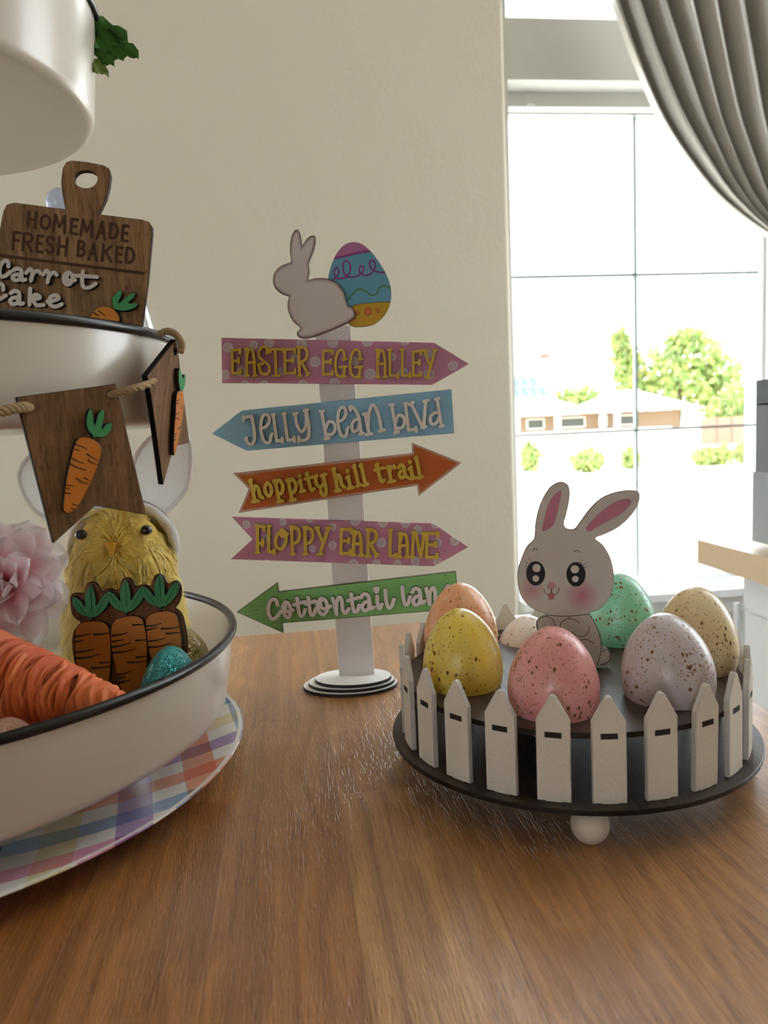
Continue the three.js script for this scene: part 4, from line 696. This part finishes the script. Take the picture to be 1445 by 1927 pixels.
{
  const t = thing('tiered_stand', 'three-tier white enamel tray stand with black rims', 'tiered tray', [KX, T, KZ]);
  const enamel = M(0xd9d0c2, 0.28, { clearcoat: 0.5, clearcoatRoughness: 0.2 }), black = M(0x0b0c0f, 0.3);
  for (const [k, label] of [['low', 'wide lowest tray holding the chick and the glitter eggs'], ['mid', 'middle tray holding the cutting board'], ['top', 'small top tray with green leaves']]) {
    const { y, h, R, r } = TR[k], c = k === 'low' ? 0.009 : 0.006, a = [[0.0001, y]];
    a.push([r - c - 0.004, y]); for (let i = 0; i <= 8; i++) { const q = -Math.PI / 2 + (i / 8) * 1.45; a.push([r - c + c * Math.cos(q), y + c + c * Math.sin(q)]); }
    a.push([lerp(r, R, 0.5), y + h * 0.55], [R, y + h]); const b = 0.0016; a.push([R - b, y + h]); a.push([lerp(r, R, 0.5) - b, y + h * 0.55]); for (let i = 8; i >= 0; i--) { const q = -Math.PI / 2 + (i / 8) * 1.45; a.push([r - c + (c - b) * Math.cos(q), y + c + (c - b) * Math.sin(q)]); } a.push([0.0001, y + b]);
    const m = part('tray', lathe(a), enamel, t, label);
    part('rim', new THREE.TorusGeometry(R, 0.0026, 14, 140).rotateX(Math.PI / 2).translate(0, y + h, 0), black, m);
  }
  part('foot_ring', lathe([[0.118, 0.0046], [0.121, 0.0046], [0.124, 0.0306], [0.119, 0.0306], [0.118, 0.0046]], 96), enamel, t);
  part('pole', merge([new THREE.CylinderGeometry(0.005, 0.005, 0.44, 20).translate(0, 0.032 + 0.22, 0), new THREE.SphereGeometry(0.011, 20, 14).translate(0, 0.48, 0)]), black, t);
}

// ------------------------------------------------------------------ cutting board on the middle tray
{
  const t = thing('cutting_board_sign', 'walnut cutting board sign with raised white script and a small carrot', 'sign', [CUTTING_AT[0], CUTTING_AT[1], CUTTING_AT[2]], 0, 0.06);
  part('board', slab(CUTTING, 4, { smooth: false, holes: [smoothClosed(CUTTING_HOLE, 5)], edge: 0x6a5848 }), plyMat, t);
  const burn = painted(0.75), A = Math.atan2(CUTTING_LINE[1][1] - CUTTING_LINE[0][1], CUTTING_LINE[1][0] - CUTTING_LINE[0][0]);
  for (const L of CUTTING_CAPS) part('burnt_letter', letter(CAPS, L, A - 0.01, 1.45, 0, 0.12, 0x4c2f1c, 0x4c2f1c), burn, t);
  part('burnt_line', new Strokes(0x4c2f1c, 0x4c2f1c).line(CUTTING_LINE, 1.5, 0, 0.1).build(), burn, t);
  for (const L of CUTTING_SCRIPT) part('script_letter', letter(SCRIPT, L, A - 0.02, 1.95, 0, 3.1, 0xd8d0ca, 0x0f0c0c), burn, t);
  part('carrot', slab(CUTTING_CARROT, 2.6, { front: 2.6, smooth: true, face: 0xd88420, edge: 0x120d0b }), painted(0.6), t); part('carrot_leaf', slab(CUTTING_LEAF, 2.9, { front: 2.9, smooth: true, res: 4, face: 0x3f9c5e, edge: 0x120d0b }), painted(0.6), t);
  for (const l of CUTTING_MARKS) part('carrot_mark', new Strokes(0x18100c, 0x18100c).line(smoothOpen(l), 0.75, 2.5, 2.66, 0.4).build(), burn, t);
}
// ------------------------------------------------------------------ clear cloche behind the cutting board
{
  const t = thing('glass_cloche', 'clear glass cloche with a round knob behind the cutting board', 'cloche', [-0.128, T + 0.2082, -0.508]);
  const cg = M(0xf4f8ff, 0.03, { transmission: 1, thickness: 0, ior: 1.5 });
  part('dome', lathe([[0.052, 0], [0.0528, 0.03], [0.052, 0.055], [0.047, 0.080], [0.035, 0.103], [0.015, 0.119], [0.005, 0.124]], 64), cg, t);
  part('knob', lathe([[0.0045, 0.124], [0.005, 0.1265], [0.0078, 0.130], [0.0086, 0.136], [0.0074, 0.141], [0.004, 0.1438], [0.0001, 0.1444]], 40), M(0xe6eeff, 0.04, { transmission: 0.85, thickness: 0, ior: 1.5 }), t);
}

// ------------------------------------------------------------------ pennants hung round the middle tray
{
  const twine = M(0xa98f68, 0.9);
  const rope = (pts, r) => { const c = new THREE.CatmullRomCurve3(pts.map((p) => new THREE.Vector3(...p))), N = 60, f = c.computeFrenetFrames(N, false), list = []; for (let s = 0; s < 3; s++) { const q = []; for (let i = 0; i <= N; i++) { const p = c.getPoint(i / N), a = s * 2.094 + i * 0.55; q.push(p.addScaledVector(f.normals[i], Math.cos(a) * r * 0.55).addScaledVector(f.binormals[i], Math.sin(a) * r * 0.55)); } list.push(new THREE.TubeGeometry(new THREE.CatmullRomCurve3(q), 120, r * 0.62, 6)); } return merge(list); };
  const t = thing('pennant_garland', 'garland of walnut pennants with orange carrots strung on twine round the middle tray', 'garland', [0, 0, 0]);
  const pennant = (at, az, tilt, outline, holes, carrot, leaf, marks, label) => {
    const b = part('pennant', slab(outline, 3, { holes: holes.map((h) => Array.from({ length: 20 }, (_, i) => [h[0] + 1.9 * Math.cos(i / 20 * 6.2832), h[1] + 1.9 * Math.sin(i / 20 * 6.2832)])), edge: 0x16110f }), plyDark, t, label);
    b.position.set(...at); b.rotation.set(-tilt, az, 0, 'YXZ'); b.updateMatrix();
    part('carrot', slab(carrot, 2.6, { front: 2.6, smooth: true, face: 0xd07a20, edge: 0x120d0b }), painted(0.6), b); part('carrot_leaf', slab(leaf, 2.6, { front: 2.6, smooth: true, res: 4, face: 0x3f9a5c, edge: 0x120d0b }), painted(0.6), b);
    const s = new Strokes(0x18100c, 0x18100c); for (const l of marks) s.line(smoothOpen(l, 4), 0.62, 2.5, 2.64, 0.5); part('carrot_marks', s.build(), painted(0.7), b);
    return b;
  };
  const a = pennant(PENNANT_AT, 32 * Math.PI / 180, 0, PENNANT, PENNANT_HOLES, PENNANT_CARROT, PENNANT_LEAF, PENNANT_MARKS, 'swallowtail pennant facing the front');
  const b = pennant(PENNANT2_AT, 76 * Math.PI / 180, -0.17, PENNANT2, PENNANT2_HOLES, PENNANT2_CARROT, PENNANT2_LEAF, PENNANT2_MARKS, 'pennant seen edge-on at the right of the tray');
  const w = (m, [x, y], z) => new THREE.Vector3(x * MM, y * MM, z * MM).applyMatrix4(m.matrix).toArray();
  const h = PENNANT_HOLES, k = PENNANT2_HOLES;
  part('twine', rope([w(a, [h[0][0] - 26, h[0][1] - 3], 4), w(a, [h[0][0] - 12, h[0][1] - 1.5], 4.5), w(a, [h[0][0] - 4, h[0][1]], 2.5), w(a, h[0], -1.5), w(a, [h[0][0] + 8, h[0][1] + 1], -6)], 0.0021), twine, t);
  part('twine', rope([w(a, [h[1][0] - 6, h[1][1]], -5), w(a, h[1], -1.5), w(a, [h[1][0] + 4, h[1][1] + 1.2], 2), w(a, [h[1][0] + 12, h[1][1] + 3], 1.5), w(b, [k[0][0] - 4, k[0][1]], 3), w(b, k[0], -1)], 0.0017), twine, t);
  part('twine', rope([w(b, k[1], 2.5), w(b, [k[1][0], k[1][1] + 4], 3), w(b, [k[1][0] - 1, k[1][1] + 8.5], 0), w(b, [k[1][0] - 2, k[1][1] + 10], -4), w(b, [k[1][0] - 2, k[1][1] + 8], -9)], 0.0017), twine, t);
}

// ------------------------------------------------------------------ lowest tray: carrot trio, chick, flower, straw carrot, glitter eggs
{
  const t = thing('carrot_trio_sign', 'walnut backed sign of three orange carrots with green tops leaning before the chick', 'sign', TRIO_AT, -0.05, 0.12);
  part('backing', slab(TRIO_BACK, 3, { smooth: true, res: 3, edge: 0x2a1d16 }), painted(0.7, { map: plyTex, color: 0xd8c4b8, specularIntensity: 0.35 }), t);
  TRIO_CARROTS.forEach((c, i) => part('carrot', slab(c, 2.4, { front: 2.4 + 0.02 * i, smooth: true, face: 0xc97a26, edge: 0x160f0b }), painted(0.55), t));
  TRIO_LEAVES.forEach((c, i) => part('carrot_leaf', slab(c, 2.4, { front: 2.5 + 0.03 * i, smooth: true, res: 4, face: 0x2f8a50, edge: 0x0c0f0b }), painted(0.55), t));
  for (const l of TRIO_MARKS) part('carrot_mark', new Strokes(0x130d0a, 0x130d0a).line(smoothOpen(l, 5), 1.05, 2.3, 2.52, 0.55).build(), painted(0.7), t);
  for (const l of TRIO_VEINS) part('leaf_vein', new Strokes(0x16502e, 0x16502e).line(smoothOpen(l, 5), 0.35, 2.4, 2.62).build(), painted(0.7), t);
}
const FLOOR = T + 0.0322;                            // inside of the lowest tray
{
  const t = thing('plush_chick', 'fluffy yellow plush chick in a white felt hood with tall rabbit ears', 'plush chick', [-0.1090, FLOOR, -0.505], 0.10); t.scale.set(1.075, 0.985, 1.075);
  const prof = (v) => { const y = v * 0.125, w = 0.0335 - 0.0075 * Math.pow(v / 0.7, 2.4); return [y, v < 0.7 ? w : 0.026 * Math.pow(Math.max(0, 1 - Math.pow((v - 0.7) / 0.3, 2.3)), 0.5) + 0.0004]; };
  const pts = [[0.0001, 0], [0.026, 0.0008]]; for (let i = 1; i <= 40; i++) { const [y, w] = prof(i / 40); pts.push([i === 40 ? 0.0001 : w, y]); }
  const yellow = M(0xecc968, 0.85, { sheen: 0.6, sheenColor: new THREE.Color(0xffe08a) });
  part('body', lathe(pts, 48), yellow, t);
  const r = rng(55), P = [], C = [], N = 15000, c1 = lin(0xfff09a), c2 = lin(0xffd95c), cc = new THREE.Color();
  for (let i = 0; i < N; i++) {
    const v = 0.22 + 0.775 * Math.pow(r(), 0.9), a = (r() - 0.5) * 4.2, [y, w] = prof(v), dy = (prof(Math.min(1, v + 0.01))[1] - w) / 0.00125, s = Math.sin(a), c = Math.cos(a);
    const n = new THREE.Vector3(s, -dy, c).normalize(), face = new THREE.Vector2(a * 0.6, v - 0.845);
    const down = new THREE.Vector3(s * dy, 1, c * dy).normalize().multiplyScalar(-1), side = new THREE.Vector3(c, 0, -s);
    const away = face.length() < 0.30 ? 1 : 0, d = new THREE.Vector3();
    if (away) d.addScaledVector(side, face.x * 3.2).addScaledVector(down, -face.y * 3.2).addScaledVector(n, 0.25); else d.copy(down).multiplyScalar(0.9).addScaledVector(side, (r() - 0.5) * 0.7 + a * 0.1).addScaledVector(n, 0.16);
    d.normalize().addScaledVector(side, (r() - 0.5) * 0.35).addScaledVector(n, 0.05 + 0.22 * r()).normalize();
    if (Math.hypot(Math.abs(s * w) - 0.0178, y - 0.1125) < 0.0060 && c > 0) continue; const L = (Math.hypot(Math.abs(s * w) - 0.0178, y - 0.1125) < 0.013 && c > 0 ? 0.0028 : away ? 0.0062 : 0.0115) * (0.6 + 0.8 * r()), wd = 0.00028 + 0.0002 * r(), b = new THREE.Vector3(s * w, y, c * w).addScaledVector(n, 0.0002), q = new THREE.Vector3().crossVectors(d, n).normalize().multiplyScalar(wd);
    const m = b.clone().addScaledVector(d, L * 0.55).addScaledVector(n, L * 0.10), e = b.clone().addScaledVector(d, L).addScaledVector(n, L * (0.06 - 0.1 * r()));
    const A = b.clone().sub(q), B = b.clone().add(q), D = m.clone().sub(q.clone().multiplyScalar(0.8)), E = m.clone().add(q.clone().multiplyScalar(0.8));
    cc.copy(c1).lerp(c2, r()); for (const p of [A, B, E, A, E, D, D, E, e]) { P.push(p.x, p.y, p.z); C.push(cc.r, cc.g, cc.b); }
  }
  const fg = new THREE.BufferGeometry(); fg.setAttribute('position', new THREE.Float32BufferAttribute(P, 3)); fg.setAttribute('color', new THREE.Float32BufferAttribute(C, 3)); fg.computeVertexNormals();
  part('fur', fg, M(0xffffff, 0.7, { vertexColors: true, side: THREE.DoubleSide, sheen: 0.5, sheenColor: new THREE.Color(0xffe9a0) }), t).userData.kind = 'stuff';
  const eye = M(0x0b0d12, 0.08, { clearcoat: 1, clearcoatRoughness: 0.03 });
  for (const [x, z] of [[-0.0182, 0.0178], [0.0172, 0.0184]]) { const s = new THREE.SphereGeometry(0.0034, 24, 16); s.translate(x, 0.1125, z); part('eye', s, eye, t); }
  part('beak', new THREE.ConeGeometry(0.0034, 0.010, 16).scale(1, 1, 0.75).rotateX(Math.PI - 0.45).translate(-0.0015, 0.1025, 0.0300), M(0xe0a52a, 0.6), t);
  const hood = []; for (let i = 14; i >= 0; i--) { const q = (i / 14) * 1.62; hood.push(new THREE.Vector2(0.0305 * Math.sin(q) + 0.0001, 0.03 * Math.cos(q))); }
  const felt = M(0xfcfbff, 0.95, { sheen: 0.5, sheenColor: new THREE.Color(0xffffff), side: THREE.DoubleSide });
  part('hood', new THREE.LatheGeometry(hood, 40).rotateX(-1.62).translate(0.003, 0.101, -0.005), felt, t, 'white felt hood behind the head');
  part('hood_rim', new THREE.TorusGeometry(0.0288, 0.0036, 12, 48).translate(0.002, 0.099, -0.0055), felt, t);
  const earG = EARS.map((e) => slab(e, 2.6, { smooth: true, face: 0xffffff, edge: 0xffffff, bevel: 0.9 }));
  const em = M(0xffffff, 0.95, { vertexColors: true, transmission: 0.5, thickness: 0, bumpMap: roughBump, bumpScale: 0.0006, sheen: 0.5, sheenColor: new THREE.Color(0xffffff) });
  t.updateMatrixWorld(true);
  for (const [g, k] of [[earG[0], 0], [earG[1], 1]]) {
    const p = part('ear', g, em, t, k ? 'left felt ear, mostly behind the pennant' : 'right felt ear'); const m = new THREE.Matrix4().makeTranslation(...EAR_AT).multiply(new THREE.Matrix4().makeRotationY(-0.1)); m.premultiply(t.matrixWorld.clone().invert()); m.decompose(p.position, p.quaternion, p.scale);
    const e = smoothClosed(EARS[k], 5); e.push(e[0]); const seam = new THREE.TubeGeometry(new THREE.CatmullRomCurve3(e.map(([x, y]) => new THREE.Vector3(x * MM * 0.985, y * MM, -0.0006))), 160, 0.0016, 8); part('rolled_edge', seam, felt, p);
  }
}
{
  const t = thing('silk_flower', 'large pink and white silk flower at the left of the chick', 'flower', [-0.1620, T + 0.119, -0.455], 0.12, 0.42); t.scale.setScalar(0.92);
  const r = rng(63), inner = lin(0xff6a78), mid = lin(0xffc4cc), outer = lin(0xfffafd), cc = new THREE.Color(), mat = M(0xffffff, 0.8, { vertexColors: true, side: THREE.DoubleSide, transmission: 0.6, thickness: 0 });
  const petal = (L, W, open, curl, wave, seed) => {
    const nu = 10, nv = 14, P = [], C = [], I = [];
    for (let j = 0; j <= nv; j++) for (let i = 0; i <= nu; i++) {
      const v = j / nv, u = (i / nu) * 2 - 1, w = W * Math.pow(Math.sin(Math.PI * Math.min(1, 0.06 + 0.80 * v)), 0.75) * (v > 0.86 ? Math.sqrt(Math.max(0.02, 1 - Math.pow((v - 0.86) / 0.145, 2))) : 1), ang = open * (0.35 + 0.65 * v) + curl * v * v;
      const ru = wave * v * Math.sin(u * 4 + seed) * 0.5 + 0.18 * W * u * u * (1 - 0.6 * v);
      const rad = L * (Math.sin(open * 0.5) * v * 0.55 + 0.45 * v * Math.sin(ang)), z = L * (Math.cos(open * 0.5) * v * 0.55 + 0.45 * v * Math.cos(ang));
      P.push(u * w, rad - ru * 0.7 * Math.cos(ang), z + ru * 0.9); const f = clamp(v * 1.15 + 0.15 * Math.abs(u), 0, 1); f < 0.5 ? cc.copy(inner).lerp(mid, f * 2) : cc.copy(mid).lerp(outer, (f - 0.5) * 2); C.push(cc.r, cc.g, cc.b);
    }
    for (let j = 0; j < nv; j++) for (let i = 0; i < nu; i++) { const a = j * (nu + 1) + i; I.push(a, a + 1, a + nu + 1, a + 1, a + nu + 2, a + nu + 1); }
    const g = new THREE.BufferGeometry(); g.setAttribute('position', new THREE.Float32BufferAttribute(P, 3)); g.setAttribute('color', new THREE.Float32BufferAttribute(C, 3)); g.setIndex(I); g.computeVertexNormals(); return g;
  };
  const rings = [[4, 0.019, 0.0075, 0.3, -0.2], [5, 0.028, 0.0095, 0.65, 0.1], [7, 0.037, 0.011, 1.0, 0.3], [8, 0.044, 0.012, 1.28, 0.3], [9, 0.048, 0.013, 1.55, 0.2], [8, 0.048, 0.0135, 1.82, 0.2]];
  rings.forEach(([n, L, W, open, curl], k) => { for (let i = 0; i < n; i++) { const m = part('petal', petal(L * (0.88 + 0.24 * r()), W * (0.9 + 0.2 * r()), open + (r() - 0.5) * 0.3, curl + (r() - 0.5) * 0.6, 0.004 + 0.005 * r(), r() * 6), mat, t); m.rotation.z = (i / n) * 6.283 + k * 0.4 + (r() - 0.5) * 0.3; m.position.z = -0.001 * k; } });
  part('calyx', new THREE.ConeGeometry(0.012, 0.024, 16).rotateX(-Math.PI / 2).translate(0, 0, -0.014), M(0x6f8f58, 0.8), t);
}
{
  const A = new THREE.Vector3(-0.0805, T + 0.0705, -0.3715), B = new THREE.Vector3(-0.205, T + 0.0965, -0.402), len = A.distanceTo(B);
  const t = thing('straw_carrot', 'orange raffia-wrapped carrot lying across the front of the lowest tray', 'carrot', [0, 0, 0]);
  t.position.copy(A); t.quaternion.setFromUnitVectors(new THREE.Vector3(0, 1, 0), B.clone().sub(A).normalize());
  const rad = (s) => 0.0016 + 0.0205 * Math.pow(clamp(s / 0.075, 0, 1), 0.78) + 0.004 * clamp((s - 0.075) / 0.05, 0, 1);
  const core = []; for (let i = 0; i <= 24; i++) { const s = (i / 24) * len; core.push([Math.max(0.0001, i ? rad(s) - 0.0012 : 0.0001), s]); } core.push([0.0001, len + 0.004]);
  part('core', lathe(core, 40), M(0xa84a1c, 0.8), t);
  const r = rng(71), mats = [0xe0703a, 0xd9632f, 0xe87c46, 0xcf5a28].map((c) => M(c, 0.62, { sheen: 0.3, sheenColor: new THREE.Color(0xffb080) })), N = 40;
  for (let k = 0; k < N; k++) {
    const s0 = Math.pow((k + 0.35) / N, 0.92) * len, wd = 0.0052 + 0.0016 * r(), slant = 0.26 + 0.3 * (r() - 0.5), ph = r() * 6.28, P = [], I = [], na = 72, nw = 7, off = k * 3.7;
    for (let i = 0; i <= na; i++) for (let j = 0; j <= nw; j++) {
      const a = (i % na) / na * 6.283, u = j / nw, bend = slant * rad(s0) * Math.sin(a + 0.6) + 0.0012 * Math.sin(3 * a + ph), s = s0 + bend + (u - 0.5) * wd * (0.9 + 0.2 * Math.sin(2 * a + ph));
      const fold = 0.0011 * Math.sin(u * 9.4 + 1.4 * Math.sin(a * 2 + ph) + ph) + 0.0004 * (vnoise(a * 5 + off, u * 3, 8) - 0.5), R = rad(clamp(s, 0, len)) + 0.0026 * u - 0.0007 + fold + 0.0005 * Math.sin(u * Math.PI);
      P.push(R * Math.cos(a), s, R * Math.sin(a));
    }
    for (let i = 0; i < na; i++) for (let j = 0; j < nw; j++) { const a = i * (nw + 1) + j; I.push(a, a + 1, a + nw + 1, a + 1, a + nw + 2, a + nw + 1); }
    const g = new THREE.BufferGeometry(); g.setAttribute('position', new THREE.Float32BufferAttribute(P, 3)); g.setIndex(I); g.computeVertexNormals();
    const m = part('raffia_wrap', g, mats[Math.floor(r() * 4)], t); m.material.side = THREE.DoubleSide;
  }
}
{
  const glitter = (c) => M(c, 0.28, { metalness: 0.6, normalMap: crackle, normalScale: new THREE.Vector2(1.1, 1.1), clearcoat: 0.3 });
  const teal = glitter(0x4fb8b4), gold = glitter(0xb9a468), blue = glitter(0x6fa6b8), sage = glitter(0x8ea08a), rose = glitter(0xd3a48c), black = glitter(0x1c222a);
  // [bearing round the tray, distance of the foot from the middle, material, radius, half height, lean outwards, label]
  for (const [bear, dist, m, rr, h, lean, label] of [
    [73, 0.154, teal, 0.0160, 0.0256, 0.10, 'teal glitter egg against the front rim right of the carrot sign'],
    [88, 0.150, gold, 0.0165, 0.0250, 0.10, 'gold glitter egg behind the front teal egg'],
    [101, 0.140, teal, 0.0160, 0.0255, 0.10, 'teal glitter egg behind the right edge of the carrot sign'],
    [60, 0.093, gold, 0.0160, 0.0245, 0.0, 'gold glitter egg between the flower and the carrot sign'],
    [52, 0.119, blue, 0.0150, 0.0240, 0.05, 'blue glitter egg at the left edge of the carrot sign'],
    [80, 0.042, sage, 0.0180, 0.0310, 0.0, 'green-gold glitter egg under the flower at the photo edge'],
    [42, 0.080, blue, 0.0170, 0.0285, 0.0, 'blue glitter egg between the flower and the straw carrot'],
    [36, 0.150, rose, 0.0155, 0.0225, 0.10, 'rose glitter egg under the straw carrot at the front rim'],
    [24, 0.150, black, 0.0155, 0.0225, 0.10, 'black glitter egg under the straw carrot at the photo edge'],
  ]) {
    const a = bear * Math.PI / 180, o = part('glitter_egg', eggGeo(rr, h).rotateX(lean).rotateY(a), m, scene), d = dist + h * Math.sin(lean) * 0.8;
    o.geometry.computeBoundingBox(); o.position.set(KX + d * Math.sin(a), FLOOR + 0.0012 - o.geometry.boundingBox.min.y, KZ + d * Math.cos(a)); tag(o, label, 'egg');
  }
}
// ------------------------------------------------------------------ green leaves in the top tray
{
  const t = thing('leaf_bundle', 'bundle of crinkled dark green leaves poking over the rim of the top tray', 'greenery', [-0.145, T + 0.43, -0.485]);
  const r = rng(88), dark = M(0x3f7a2c, 0.7, { side: THREE.DoubleSide, transmission: 0.25, thickness: 0 }), pale = M(0x8fae62, 0.7, { side: THREE.DoubleSide, transmission: 0.3, thickness: 0 });
  const leaf = (to, w, seed) => {
    const P = [], I = [], n = 26, m = 6, d = new THREE.Vector3(...to), up = new THREE.Vector3(0, 1, 0), s = new THREE.Vector3().crossVectors(d, up).normalize();
    for (let i = 0; i <= n; i++) for (let j = 0; j <= m; j++) { const v = i / n, u = (j / m) * 2 - 1, ww = w * (0.5 + 0.5 * Math.sin(Math.PI * Math.min(1, v * 0.8 + 0.2))) * (v > 0.85 ? 1 - (v - 0.85) * 4.5 : 1); const p = d.clone().multiplyScalar(v); p.y += 0.006 * Math.sin(v * 3) - 0.008 * v * v + 0.0016 * Math.sin(v * 40 + u * 3 + seed) + 0.0022 * Math.sin(u * 5 + v * 6 + seed) + ww * 0.75 * u; p.addScaledVector(s, ww * 0.6 * u + 0.0014 * Math.sin(v * 33 + seed + u * 5)); P.push(p.x, p.y, p.z); }
    for (let i = 0; i < n; i++) for (let j = 0; j < m; j++) { const a = i * (m + 1) + j; I.push(a, a + 1, a + m + 1, a + 1, a + m + 2, a + m + 1); }
    const g = new THREE.BufferGeometry(); g.setAttribute('position', new THREE.Float32BufferAttribute(P, 3)); g.setIndex(I); g.computeVertexNormals(); return g;
  };
  for (const [to, w, m] of [[[0.071, 0.004, -0.016], 0.006, dark], [[0.066, 0.012, -0.012], 0.005, dark], [[0.058, -0.004, -0.008], 0.006, dark], [[0.060, 0.009, -0.03], 0.005, dark], [[0.050, -0.012, 0.0], 0.005, pale], [[0.054, -0.009, -0.01], 0.0045, pale]]) part('leaf', leaf(to, w, r() * 6), m, t);
}
renderer.render(scene, camera);
